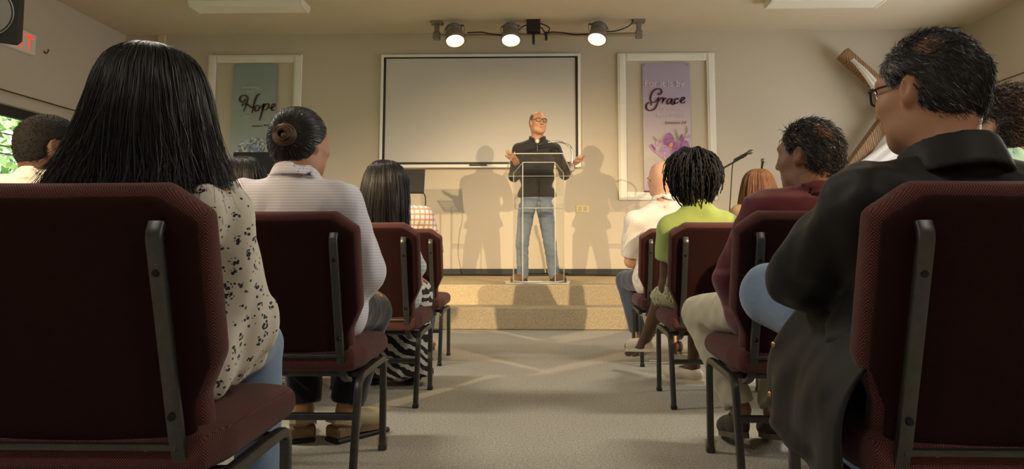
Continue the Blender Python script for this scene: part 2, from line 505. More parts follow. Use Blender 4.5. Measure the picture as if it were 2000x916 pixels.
def S(mb, name, m, parent=None, smooth=False):
    return mb.build(name, m, parent, smooth, base=None if parent else (0, 0, 0), kind=None if parent else 'structure')
T = .2
STEP_Y, STAGE_Y, STEP_Z, STAGE_Z = 6.375, 6.68, .205, .396
S(MB().box((XL - T, YF - T, -.1), (XR + T, YB + T, 0)), 'floor', m_carpet)
S(MB().box((XL - T, YF - T, ZC), (XR + T, YB + T, ZC + .1)), 'ceiling', m_ceil)
S(MB().box((XL - T, YB, 0), (XR + T, YB + T, ZC)), 'wall_back', m_wall)
S(MB().box((XL - T, YF - T, 0), (XR + T, YF, ZC)), 'wall_front', m_side)
S(MB().box((XL, STEP_Y, 0), (XR, STAGE_Y + .02, STEP_Z), bev=.012), 'stage_step', m_carpet_warm, smooth=True)
S(MB().box((XL, STAGE_Y, 0), (XR, YB, STAGE_Z), bev=.012), 'stage_platform', m_carpet_warm, smooth=True)
S(MB().box((XL, YB - .018, STAGE_Z), (XR, YB, STAGE_Z + .085)), 'baseboard_back', m_black)
wz1 = {-1: WZ1, 1: WZ1R}
for sx, nm in ((-1, 'wall_left'), (1, 'wall_right')):
    x0, x1 = (XL - T, XL) if sx < 0 else (XR, XR + T)
    zt = wz1[sx]; mb = MB().box((x0, YF, 0), (x1, YB, WZ0)).box((x0, YF, zt), (x1, YB, ZC)); y = YF
    for _, a, b in sorted(w for w in WINS if w[0] == sx):
        mb.box((x0, y, WZ0), (x1, a, zt)); y = b
    mb.box((x0, y, WZ0), (x1, YB, zt)); S(mb, nm, m_side)
    S(MB().box((XL, YF, 0), (XL + .015, STEP_Y, .1)) if sx < 0 else MB().box((XR - .015, YF, 0), (XR, STEP_Y, .1)), 'baseboard_left' if sx < 0 else 'baseboard_right', m_black)
m_dark_frame = mat('dark_window_frame', (.02, .019, .018), .5)
m_white_frame = mat('white_window_frame', (.75, .75, .73), .4)
m_rod = mat('curtain_rod_metal', (.10, .075, .05), .4, .6)
m_paint_white = mat('window_paint', (.30, .34, .31), .8)
for wi, (sx, a, b) in enumerate(WINS):
    xw = XL - .1 if sx < 0 else XR + .1; zt = wz1[sx]
    mf = m_dark_frame if sx < 0 else m_white_frame
    mb = MB(); d = .03; fw = .05
    mb.box((xw - d, a, WZ0), (xw + d, a + fw, zt)).box((xw - d, b - fw, WZ0), (xw + d, b, zt)).box((xw - d, a, WZ0), (xw + d, b, WZ0 + fw))
    mb.box((xw - d, a, zt - (.11 if sx < 0 else .05)), (xw + d, b, zt))
    for q in (1, 2): y = a + (b - a) * q / 3; mb.box((xw - d, y - .02, WZ0), (xw + d, y + .02, zt))
    w = S(mb, 'window_%d' % (wi + 1), mf)
    for q in range(3):
        y0 = a + (b - a) * q / 3 + .02; y1 = a + (b - a) * (q + 1) / 3 - .02
        MB().box((xw - .003, y0, WZ0 + .04), (xw + .003, y1, zt - .04)).build('pane', m_glass, w)
    sill = -1 if sx < 0 else 1
    xi = XL if sx < 0 else XR
    MB().box((min(xi, xi + .14 * sill), a - .03, WZ0 - .03), (max(xi, xi + .14 * sill), b + .03, WZ0)).box((min(xi, xi - .03 * sill), a - .04, WZ0 - .035), (max(xi, xi - .03 * sill), b + .04, WZ0)).build('window_sill', m_trim, w)
    if wi == 0:   # white painted lettering on the pane, seen from inside
        mb = MB(); xs = xw + .008
        for z in (1.72, 1.80, 1.93): mb.box((xs - .002, 6.2, z - .008), (xs + .002, 7.12, z + .008))
        P = lambda *q: [(xs, 6.55 + y * .55, 1.30 + z * .30) for y, z in q]
        for st in (P((0, .9), (.12, .1), (.3, .2), (.33, .9)), P((.45, .95), (.5, .1), (.62, .8)), P((.62, .8), (.75, .15), (.95, .95)), P((-.4, .7), (-.55, .9), (-.7, .5), (-.55, .1), (-.35, .3))):
            mb.sweep(bez(st, 20), rect(.004, .018), up=(1, 0, 0))
        mb.build('lettering', m_paint_white, w)
# curtain rods, one over each front window
for sx, a, b, z, lab in ((-1, 3.9, 7.74, 2.325, 'thin dark curtain rod over the window with the tree outside'), (1, 3.9, 8.4, 2.66, 'thin dark curtain rod over the bright window by the wooden cross')):
    xi = XL if sx < 0 else XR; o = -.085 * sx
    pth = fillet([(xi - .003 * sx, a, z - .13), (xi + o, a, z - .13), (xi + o, a, z), (xi + o, b, z), (xi + o, b, z - .13), (xi - .003 * sx, b, z - .13)], .05)
    MB().tube(pth, .009, 8).build('curtain_rod', m_rod, None, True, base=(0, 0, 0), label=lab, cat='curtain rod', group='curtain rods')

# ------------------------------------------------------------------ outside the left window
m_leaf = mat('leaf', (.10, .22, .05), .6); t_ = NT(m_leaf); t_.color(t_.ramp(t_.noise(2.5, 3), [(.3, (.05, .14, .02)), (.55, (.14, .30, .06)), (.75, (.34, .50, .18))]))
m_bark = vary('bark', (.12, .09, .06), (.2, .15, .1), 8, .9)
m_lawn = vary('lawn', (.10, .19, .05), (.17, .27, .08), 3, .95)
S(MB().box((-40, -20, -.5), (XL - T, 40, -.4)), 'ground_outside', m_lawn)
S(MB().box((XL - 1.4, YF - 1, ZC + .1), (XR + 1.4, YB + 1, ZC + .3)), 'added_sun_block', m_trim)  # unseen slab with eaves, added to keep the sun out of the windows
def tree(name, x, y, h, r, seed, label, n=9500):
    rg = np.random.default_rng(seed); e = empty(name, (x, y, -.4), label, 'tree', 'trees outside the window')
    br = MB().tube(bez([(x, y, -.4), (x + .1, y, h * .3), (x, y + .1, h * .7)], 8), .13, 8, scale=np.linspace(1, .3, 8))
    for k in range(7):
        a = rg.uniform(0, 6.28); z0 = h * rg.uniform(.25, .6)
        p = bez([(x, y, z0), (x + r * .4 * math.cos(a), y + r * .4 * math.sin(a), z0 + .4), (x + r * .8 * math.cos(a), y + r * .8 * math.sin(a), z0 + .9)], 6); br.tube(p, .05, 6, scale=np.linspace(1, .3, len(p)))
    br.build('trunk', m_bark, e, True)
    nb = 34; C = rg.normal(size=(nb, 3)); C /= np.linalg.norm(C, axis=1)[:, None]; C *= rg.uniform(.25, 1, (nb, 1)) * np.array([r, r, h * .45]); C += np.array([x, y, h * .52])
    c = C[rg.integers(0, nb, n)] + rg.normal(size=(n, 3)) * r * .2
    u = rg.normal(size=(n, 3)); u /= np.linalg.norm(u, axis=1)[:, None]; w = np.cross(u, rg.normal(size=(n, 3))); w /= np.linalg.norm(w, axis=1)[:, None]
    s = rg.uniform(.07, .14, (n, 1))
    Vv = np.stack([c - u * s, c + w * s * .5, c + u * s, c - w * s * .5], 1).reshape(-1, 3); F = np.arange(n * 4).reshape(-1, 4)
    meshobj('foliage', Vv, F, m_leaf, e, (x, y, -.4), False, kind='stuff')
tree('broadleaf_tree', -9.4, 9.0, 3.6, 1.7, 3, 'leafy green tree outside the window, close to the glass')
tree('broadleaf_tree', -7.9, 12.2, 3.4, 1.6, 8, 'bushy green tree outside the window, farthest to the right')
tree('broadleaf_tree', -14.5, 15.6, 5.6, 2.2, 5, 'leafy green tree farther outside behind the close one')

# ------------------------------------------------------------------ trim frames and whiteboard on the back wall
def wall_px(x, y, off=0.0): return at(x, y, YB - off)
def frame_on_wall(name, x0, x1, z0, z1, w, m, label, cat, group=None, d=.035, y=YB):
    e = empty(name, ((x0 + x1) / 2, y, z0), label, cat, group)
    for (a, b, c, dd), nm in (((x0, x0 + w, z0, z1), 'stile'), ((x1 - w, x1, z0, z1), 'stile'), ((x0 + w, x1 - w, z1 - w, z1), 'rail'), ((x0 + w, x1 - w, z0, z0 + w), 'rail')):
        MB().box((a, y - d, c), (b, y - .001, dd), bev=.008).build(nm, m, e)
        g = .022; MB().box((a + g, y - d - .008, c + g), (b - g, y - d + .002, dd - g), bev=.004).build('moulding', m, e)
    return e
hx0, hx1, hz1, gz0 = wall_px(409, 110)[0], wall_px(592, 107)[0], wall_px(500, 108)[2], wall_px(1300, 391)[2]
gx0, gx1, gz1 = wall_px(1205, 104)[0], wall_px(1394, 104)[0], wall_px(1300, 104)[2]
frame_on_wall('wall_frame', hx0, hx1, gz0, hz1, .105, m_trim, 'white moulded wall frame around the blue Hope banner', 'frame', 'white frames around the banners')
frame_on_wall('wall_frame', gx0, gx1, gz0, gz1, .105, m_trim, 'white moulded wall frame around the purple Grace banner', 'frame', 'white frames around the banners')

m_board = vary('board_surface', (.56, .53, .49), (.585, .555, .515), .8, .38, spec=.4)
bx0, bx1, bz1, bz0 = wall_px(746, 108)[0], wall_px(1133, 108)[0], wall_px(940, 107)[2], wall_px(940, 327)[2]
e = empty('whiteboard', ((bx0 + bx1) / 2, YB, bz0), 'large grey-white board with black inner border on the wall behind the speaker', 'whiteboard')
wf = .035
for a, b, c, d in ((bx0, bx0 + wf, bz0, bz1), (bx1 - wf, bx1, bz0, bz1), (bx0 + wf, bx1 - wf, bz1 - wf, bz1), (bx0 + wf, bx1 - wf, bz0, bz0 + wf)):
    MB().box((a, YB - .05, c), (b, YB - .002, d), bev=.005).build('frame_rail', mat('board_frame_white', (.8, .78, .73), .35), e)
wb = wf + .03
for a, b, c, d in ((bx0 + wf, bx0 + wb, bz0 + wf, bz1 - wf), (bx1 - wb, bx1 - wf, bz0 + wf, bz1 - wf), (bx0 + wb, bx1 - wb, bz1 - wb + .012, bz1 - wf), (bx0 + wb, bx1 - wb, bz0 + wf, bz0 + wb)):
    MB().box((a, YB - .036, c), (b, YB - .003, d)).build('black_border', m_black, e)
MB().box((bx0 + wb, YB - .028, bz0 + wb), (bx1 - wb, YB - .004, bz1 - wb + .012)).build('board', m_board, e)
MB().box((bx0 + .25, YB - .11, bz0 - .012), (bx1 - .02, YB - .05, bz0 + .004), bev=.004).build('tray', mat('board_frame_white'), e)
p = wall_px(935, 326); MB().box((p[0] - .11, YB - .1, bz0 + .0045), (p[0] + .11, YB - .06, bz0 + .032), bev=.006).build('board_eraser', mat('eraser_felt', (.10, .085, .075), .9), None, base=(0, 0, 0), label='small dark eraser lying on the whiteboard tray', cat='eraser')

# ------------------------------------------------------------------ banners
def banner_mat(name, stops, z0, z1):
    m = mat(name, (.5, .5, .5), .85, spec=.2); t = NT(m); z = t.sep()[2]
    f = t.math('DIVIDE', z, z1 - z0); n = t.noise(7, 4, .6)
    f = t.math('ADD', f, t.math('MULTIPLY', t.math('SUBTRACT', n, .5), .13))
    t.color(t.ramp(f, stops)); return m
def banner(name, pts, m, label, wavy=.006):
    (x0, x1, z0, z1) = pts; nx, nz = 14, 40; yb = YB - .016
    e = empty(name, ((x0 + x1) / 2, yb, z0), label, 'banner', 'hanging verse banners')
    Vv, F = [], []
    for s_, off in ((0, 0.0), (1, .0035)):
        for j in range(nz + 1):
            for i in range(nx + 1):
                u, v = i / nx, j / nz
                Vv.append((x0 + (x1 - x0) * u, yb - off - wavy * (1 + math.sin(u * 5 + v * 4) * .6 + .5 * math.sin(v * 11 + u)), z0 + (z1 - z0) * v))
    n = (nx + 1) * (nz + 1); q = lambda i, j: j * (nx + 1) + i
    for j in range(nz):
        for i in range(nx):
            F.append((q(i, j), q(i, j + 1), q(i + 1, j + 1), q(i + 1, j))); F.append(tuple(n + a for a in (q(i, j), q(i + 1, j), q(i + 1, j + 1), q(i, j + 1))))
    for j in range(nz): F += [(q(0, j), n + q(0, j), n + q(0, j + 1), q(0, j + 1)), (q(nx, j + 1), n + q(nx, j + 1), n + q(nx, j), q(nx, j))]
    for i in range(nx): F += [(q(i + 1, 0), n + q(i + 1, 0), n + q(i, 0), q(i, 0)), (q(i, nz), n + q(i, nz), n + q(i + 1, nz), q(i + 1, nz))]
    MB().add(Vv, F).build('cloth', m, e, True)
    for x in (x0 + .03, x1 - .03): MB().lathe([(.0001, .006), (.011, .004), (.013, 0)], (x, yb - .018, z1 - .03), rotx(math.pi / 2), 10).build('grommet', mat('steel', (.45, .44, .42), .35, 1.0), e, True)
    return e
INKY = YB - .036
def ink(e, name, strokes, org, sc, w, m, y=INKY, taper=.45):
    mb = MB()
    for st in strokes:
        c = bez([(a, b) for a, b in st], 10 * len(st)); P = np.array([[*at(org[0] + a / sc, org[1] + b / sc, y)] for a, b in c]); P[:, 1] = y
        n = len(P); wd = w * (taper + (1 - taper) * np.abs(np.sin(np.linspace(.35, 2.8, n) * 1.0 + .2)))
        mb.sweep(P, rect(1.0, .0012), up=(0, 1, 0), scale=None) if False else _ribbon(mb, P, wd)
    return mb.build(name, m, e, kind='stuff' if name != 'script_lettering' else None)
def _ribbon(mb, P, wd):
    T = np.gradient(P, axis=0); T /= np.linalg.norm(T, axis=1)[:, None] + 1e-9; N = np.stack([-T[:, 2], 0 * T[:, 0], T[:, 0]], 1)
    # broad-nib pen: thicker on down strokes
    wd = wd * (.5 + .6 * np.abs(T[:, 2]))
    A, B = P + N * wd[:, None] / 2, P - N * wd[:, None] / 2; n = len(P); th = np.array([0, .0015, 0])
    Vv = np.vstack([A, B, A + th, B + th]); F = []
    for i in range(n - 1): F += [(i, i + 1, n + i + 1, n + i), (2 * n + i, 3 * n + i, 3 * n + i + 1, 2 * n + i + 1), (i, 2 * n + i, 2 * n + i + 1, i + 1), (n + i, n + i + 1, 3 * n + i + 1, 3 * n + i)]
    F += [(0, n, 3 * n, 2 * n), (n - 1, 3 * n - 1, 4 * n - 1, 2 * n - 1)]; mb.add(Vv, F)
def words(e, name, txt, x, y, size, m, width=None, italic=0.0):
    cu = bpy.data.curves.new(name, 'FONT'); cu.body = txt; cu.size = size; cu.extrude = .0006; cu.shear = italic
    o = bpy.data.objects.new(name, cu); COL.objects.link(o); bpy.context.view_layer.update()
    me = bpy.data.meshes.new_from_object(o.evaluated_get(bpy.context.evaluated_depsgraph_get())); bpy.data.objects.remove(o); bpy.data.curves.remove(cu)
    p = at(x, y, INKY); me.materials.clear(); me.materials.append(m)
    q = np.array([v.co[:] for v in me.vertices]); s = (width / np.ptp(q[:, 0])) if width else 1.0
    base = _root_loc(e)
    for v in me.vertices: v.co = Vector((p[0] + v.co.x * s, INKY - v.co.z, p[2] + v.co.y * (s if width else 1))) - Vector(base)
    return put(bpy.data.objects.new(name, me), name, e, kind='stuff')
def disc(mb, pts, y):
    P = [at(a, b, y) for a, b in pts]; k = len(P); Vv = [(p[0], y, p[2]) for p in P] + [(p[0], y + .0015, p[2]) for p in P]
    mb.add(Vv, [tuple(range(k)), tuple(range(k, 2 * k))[::-1]] + [(i, (i + 1) % k, (i + 1) % k + k, i + k) for i in range(k)])
def petal(cx, cy, rx, ry, a, org, sc, n=18, point=.25):
    out = []
    for i in range(n):
        t = 2 * math.pi * i / n; x, y = rx * math.sin(t) * (1 - point * math.cos(t)), -ry * math.cos(t)
        out.append((org[0] + (cx + x * math.cos(a) - y * math.sin(a)) / sc, org[1] + (cy + x * math.sin(a) + y * math.cos(a)) / sc))
    return out
m_ink = mat('banner_ink', (.07, .03, .02), .8)
# Hope
hp = (wall_px(458, 127)[0], wall_px(543, 127)[0], wall_px(500, 372)[2], wall_px(500, 126)[2])
eh = banner('verse_banner', hp, banner_mat('blue_banner_cloth', [(0, (.50, .50, .44)), (.35, (.38, .42, .39)), (.7, (.30, .36, .35)), (1, (.26, .315, .32))], hp[2], hp[3]), 'pale blue hanging banner with the word Hope in script')
O, SCL = (445, 120), 6.545
ink(eh, 'script_lettering', [[(212, 478), (222, 500), (185, 522), (152, 490), (168, 448), (215, 432), (255, 462), (240, 535), (203, 640)], [(412, 414), (375, 435), (340, 520), (308, 658)], [(180, 570), (195, 545), (245, 548), (292, 582), (318, 588), (345, 565)],
    [(392, 560), (360, 570), (342, 610), (356, 634), (388, 620), (404, 580), (388, 556)], [(404, 580), (430, 580), (462, 538)], [(466, 536), (440, 630), (406, 756)], [(440, 616), (470, 560), (510, 540), (522, 560), (502, 606), (466, 622)], [(522, 585), (560, 600), (598, 565), (592, 543), (566, 560), (556, 605), (574, 628), (602, 614)]], O, SCL, .026, m_ink)
m_faint = mat('banner_faint_print', (.50, .50, .44), .85)
sq = lambda x0, x1, y, h, n: [[(x0 + (x1 - x0) * i / n, y + (h if i % 2 else -h) * (1 if (i * 7) % 3 else .5)) for i in range(n + 1)]]
ink(eh, 'small_print', sq(180, 430, 330, 12, 22) + sq(235, 330, 385, 12, 10) + sq(190, 330, 700, 12, 13) + sq(240, 320, 755, 10, 8), O, SCL, .010, m_faint)
ink(eh, 'verse_reference', sq(305, 440, 825, 7, 18) + sq(460, 520, 815, 8, 8), O, SCL, .008, mat('banner_small_ink', (.12, .08, .06), .8))
rg = np.random.default_rng(2); fl = {0: MB(), 1: MB(), 2: MB()}
cols = [mat('print_cream', (.62, .58, .48), .85), mat('print_blue', (.22, .27, .40), .85), mat('print_pale_blue', (.42, .47, .52), .85)]
for k in range(210):
    a = rg.uniform(0, math.pi); r = math.sqrt(rg.uniform()); x, y = 498 + 40 * r * math.cos(a), 306 - 36 * r * math.sin(a)
    if abs(x - 498) > 40: continue
    disc(fl[int(rg.integers(0, 3))], petal(0, 0, rg.uniform(1.6, 3), rg.uniform(1.8, 3.4), rg.uniform(0, 6), (x, y), 1.0, 6), INKY - .0005 - .00003 * k)
for k in fl: fl[k].build('printed_hydrangea', cols[k], eh, kind='stuff')
# Grace
gp = (wall_px(1254, 124)[0], wall_px(1346, 124)[0], wall_px(1300, 374)[2], wall_px(1300, 124)[2])
eg = banner('verse_banner', gp, banner_mat('purple_banner_cloth', [(0, (.45, .36, .42)), (.3, (.62, .56, .50)), (.52, (.56, .46, .50)), (.75, (.42, .35, .46)), (1, (.38, .32, .43))], gp[2], gp[3]), 'lavender hanging banner with the word Grace above purple crocuses')
O, SCL = (1245, 115), 6.78
ink(eg, 'script_lettering', [[(268, 452), (288, 474), (318, 446), (308, 404), (258, 396), (200, 440), (172, 515), (190, 570), (238, 566), (276, 512)], [(282, 508), (262, 598), (222, 664), (160, 684), (118, 655), (120, 605), (150, 580), (184, 588), (178, 616)],
    [(276, 560), (318, 515), (342, 528), (328, 590)], [(334, 566), (362, 522), (388, 524)], [(456, 534), (420, 528), (390, 570), (402, 596), (436, 572), (462, 524)], [(462, 526), (450, 580), (474, 604), (500, 570)], [(538, 540), (528, 522), (498, 540), (488, 580), (510, 592), (545, 570)], [(556, 566), (604, 546), (624, 516), (600, 510), (576, 545), (580, 580), (610, 582), (636, 562)]], O, SCL, .025, mat('banner_plum_ink', (.07, .022, .03), .8))
m_fg = mat('banner_cream_print', (.66, .58, .58), .85)
words(eg, 'verse_line', 'For it is by', 1259, 169, .15, m_fg, .50); words(eg, 'verse_line', 'you have', 1296, 215, .14, m_fg, .24); words(eg, 'verse_line', 'been saved', 1284, 229, .14, m_fg, .34)
words(eg, 'verse_reference', 'Ephesians 2:8', 1298, 242, .10, mat('banner_plum_small', (.16, .04, .09), .8), .27, .3)
O, SCL = (1245, 230), 6.11
def petal_mat(name, c0, c1, s):
    m = mat(name, c0, .85); t = NT(m); t.color(t.ramp(t.noise(s, 2), [(.35, c0), (.65, c1)])); return m
mpet = [petal_mat('print_violet', (.27, .09, .28), (.42, .20, .42), 22), petal_mat('print_lilac', (.42, .22, .42), (.62, .45, .58), 20), petal_mat('print_plum', (.20, .06, .20), (.34, .13, .33), 25)]
mg, mo = mat('print_green', (.22, .30, .10), .85), mat('print_orange', (.75, .32, .07), .85)
for k, (x, y, rx, ry, a, mm) in enumerate([(470, 200, 9, 75, -.25, mg), (590, 150, 8, 60, -.1, mg), (330, 490, 7, 60, -.2, mg), (205, 245, 6, 30, -.5, mg), (252, 290, 26, 48, .35, mpet[1]), (222, 390, 26, 95, -.85, mpet[1]), (188, 350, 14, 48, -.6, mpet[2]), (376, 262, 62, 84, .1, mpet[0]), (336, 275, 18, 36, .5, mpet[2]), (470, 350, 44, 95, .35, mpet[0]), (335, 410, 58, 88, -.15, mpet[1]), (404, 322, 20, 28, .3, mo), (525, 240, 20, 45, .1, mpet[2]), (598, 240, 30, 72, .15, mpet[1]), (572, 330, 50, 62, 0, mpet[0])]):
    mb = MB(); disc(mb, petal(x, y, rx, ry, a, O, SCL, 20), INKY - .0006 - .0004 * k); mb.build('printed_petal', mm, eg)
p = at(1262, 372, YB - .03); MB().box((gp[0], YB - .045, gp[2] - .012), (gp[1], YB - .012, gp[2] + .006)).build('bottom_rod', mat('dark_plum_rod', (.06, .02, .03), .5), eg)

# ------------------------------------------------------------------ outlet, raceway, exit sign, loudspeaker
m_cream = vary('cream_plastic', (.62, .55, .30), (.66, .58, .33), 4, .4)
a, b = wall_px(1125, 401), wall_px(1151, 415)
e = empty('wall_outlet', ((a[0] + b[0]) / 2, YB, b[2]), 'cream double outlet plate on the wall right of the lectern', 'outlet')
MB().box((a[0], YB - .008, b[2]), (b[0], YB - .0005, a[2]), bev=.003).build('plate', m_cream, e)
for k in (.3, .7):
    x = a[0] + (b[0] - a[0]) * k; z = (a[2] + b[2]) / 2
    MB().box((x - .02, YB - .0105, z - .028), (x + .02, YB - .006, z + .028), bev=.002).build('socket', mat('cream_dark', (.50, .43, .22), .4), e)
a, b = wall_px(311, 70), wall_px(326, 70)
MB().box((a[0], YB - .035, 1.5), (b[0], YB - .001, ZC - .001), bev=.006).build('cable_raceway', vary('raceway_paint', (.60, .52, .33), (.64, .56, .36), 3, .5), None, base=(0, 0, 0), label='narrow cream cable cover running down from the ceiling behind the long-haired woman', cat='cable cover')
# exit sign flat on the left wall
sy0, sy1, sz0, sz1 = 6.62, 7.085, 2.80, 3.03
e = empty('exit_sign', (XL, sy0, sz0), 'lit red exit sign on the left wall under the loudspeaker', 'exit sign')
MB().box((XL + .001, sy0, sz0), (XL + .045, sy1, sz1), bev=.006).build('housing', m_trim, e)
m_red = mat('exit_red', (.6, .03, .02), .5, emit=(1, .05, .03), estr=.9)
mb = MB(); xx = XL + .047
def bar(u0, u1, v0, v1): mb.box((xx - .003, sy0 + .03 + u0 * .40, sz0 + .035 + v0 * .16), (xx, sy0 + .03 + u1 * .40, sz0 + .035 + v1 * .16))
for u in (0,): bar(u, u + .04, 0, 1); bar(u, u + .19, 0, .17); bar(u, u + .16, .42, .58); bar(u, u + .19, .83, 1)
for k in range(12):
    t = k / 11; bar(.27 + .15 * t, .32 + .15 * t, t * .93, t * .93 + .09); bar(.27 + .15 * t, .32 + .15 * t, .93 - t * .93, 1.0 - t * .93 + .02)
bar(.55, .60, 0, 1); bar(.68, .98, .82, 1); bar(.805, .855, 0, 1)
mb.build('red_letters', m_red, e)
MB().tube(bez([(XL + .002, 7.26, 2.90), (XL + .03, 7.26, 2.88), (XL + .04, 7.27, 2.9), (XL + .045, 7.27, 2.93)], 8), .008, 8).build('wall_hook', m_rod, None, True, base=(0, 0, 0), label='small brass hook on the left wall beside the exit sign', cat='hook')
Y0 = 5.3; c = at(-45, -20, Y0); hw = .26
R = rotz(.62) @ rotx(.30); bc = np.array([at(-36, 40, Y0)[0], Y0, at(10, 76, Y0)[2] + .37])
e = empty('loudspeaker', bc - np.array([0, 0, .36]), 'black loudspeaker hung from the ceiling above the exit sign', 'loudspeaker')
lift = lambda P: (np.array(P, float)) @ R.T + bc
mb = MB().box((-hw, -.2, -.36), (hw, .2, .36), bev=.015); mb.v = [tuple(q) for q in lift(mb.v)]; mb.build('cabinet', mat('black_cabinet', (.012, .012, .012), .6), e)
for z, r in ((-.11, .215), (.22, .10)):
    mb = MB().lathe([(r, 0), (r, .012), (r - .012, .016), (r - .03, .006), (r * .45, -.02), (r * .3, .0), (.0001, .012)], (0, 0, 0), None, 32); q = np.array(mb.v) @ rotx(math.pi / 2).T + np.array([0, -.203, z]); mb.v = [tuple(v) for v in lift(q)]
    mb.build('cone', mat('speaker_cone', (.02, .02, .02), .45), e, True)
    mb = MB().lathe([(r, .012), (r + .003, .018), (r - .004, .02), (r - .006, .014)], (0, 0, 0), None, 32); q = np.array(mb.v) @ rotx(math.pi / 2).T + np.array([0, -.203, z]); mb.v = [tuple(v) for v in lift(q)]
    mb.build('ring', mat('steel'), e, True)
top = lift([[0, .05, .36]])[0]; MB().tube([top - [0, 0, .03], (top[0], top[1], ZC - .002)], .02, 8).lathe([(.07, 0), (.07, .012)], (top[0], top[1], ZC - .0135)).build('ceiling_mount', mat('black_cabinet'), e, True)

# ------------------------------------------------------------------ ceiling lights (switched off wraparound lenses)
m_lens = vary('light_lens', (.80, .77, .68), (.83, .80, .71), 2, .35)
for (xa, xb, ya, lab) in ((380, 597, 13, 'long white ceiling light on the left, above the blue banner'), (1500, 1722, 3, 'long white ceiling light on the right, above the wooden cross')):
    q = at((xa + xb) / 2, ya, 1.0) - [0, 0, CAMH]; Yc = (ZC - .05 - CAMH) / q[2]; x0, x1 = at(xa, ya, Yc)[0], at(xb, ya, Yc)[0]
    e = empty('ceiling_light', ((x0 + x1) / 2, Yc, ZC), lab, 'ceiling light', 'ceiling lights')
    sec = [(-.15, -.002), (-.15, -.03), (-.115, -.085), (.115, -.085), (.15, -.03), (.15, -.002)]
    MB().prism([(Yc + a, ZC + b) for a, b in sec], x0 + .03, x1 - .03, 0).build('lens', m_lens, e)
    for xx0, xx1 in ((x0, x0 + .03), (x1 - .03, x1)): MB().prism([(Yc + a * 1.04, ZC + b * 1.05 - (.0 if b < -.01 else 0)) for a, b in sec], xx0, xx1, 0).build('end_cap', m_trim, e)

# lit fixtures added out of view to brighten the chairs and the room
for lx, ly, pw in ((-2.3, 3.3, 55), (2.3, 3.3, 55), (-2.3, -.9, 34), (2.3, -.9, 34)):
    x0, x1 = lx - .63, lx + .63
    e = empty('ceiling_light', (lx, ly, ZC), 'lit ceiling light over the %s block of chairs, %s, above the picture' % ('left' if lx < 0 else 'right', 'front bank' if ly > 0 else 'rear bank'), 'ceiling light', 'ceiling lights')
    MB().prism([(ly + a, ZC + b) for a, b in sec], x0 + .03, x1 - .03, 0).build('lens', mat('added_lit_lens', (.9, .88, .8), .4, emit=(1, .93, .8), estr=2.0), e)
    for xx0, xx1 in ((x0, x0 + .03), (x1 - .03, x1)): MB().prism([(ly + a * 1.04, ZC + b * 1.05) for a, b in sec], xx0, xx1, 0).build('end_cap', m_trim, e)
    L = bpy.data.lights.new('added_fill_light', 'AREA'); L.shape = 'RECTANGLE'; L.size, L.size_y = 1.2, .22; L.energy = pw; L.color = (1, .93, .80)
    o = bpy.data.objects.new('added_fill_light', L); COL.objects.link(o); o.parent = e; o.location = (0, 0, -.10)

# ------------------------------------------------------------------ stage lighting bar
YT = 8.25
m_grey = vary('grey_lamp_metal', (.22, .20, .175), (.28, .255, .225), 20, .5, metal=.3)
m_pipe = mat('pipe_metal', (.42, .36, .28), .35, .8); m_dk = mat('black_cable', (.012, .012, .012), .5)
pl, pr = at(853, 70, YT), at(1248, 68, YT); zp = (pl[2] + pr[2]) / 2
e = empty('lighting_bar', ((pl[0] + pr[0]) / 2, YT, zp), 'grey pipe on two ceiling brackets carrying the stage lamps', 'lighting bar')
MB().tube([(pl[0], YT, zp), (pr[0], YT, zp)], .024, 12).build('pipe', m_pipe, e, True)
for x in (pl[0], pr[0]):
    MB().box((x - .045, YT - .03, zp - .05), (x + .045, YT + .03, zp + .05), bev=.01).box((x - .03, YT - .02, zp + .03), (x + .03, YT + .02, ZC - .02), bev=.006).box((x - .075, YT - .06, ZC - .03), (x + .075, YT + .06, ZC - .001), bev=.004).build('bracket', m_grey, e)
    for dx in (-.05, .05): MB().lathe([(.009, 0), (.009, .012), (.006, .016)], (x + dx, YT, zp - .01), roty(math.copysign(math.pi / 2, dx)), 8).build('bolt', mat('steel'), e)
m_lamp = mat('lamp_glow', (1, .9, .7), .4, emit=(1.0, .70, .34), estr=14)
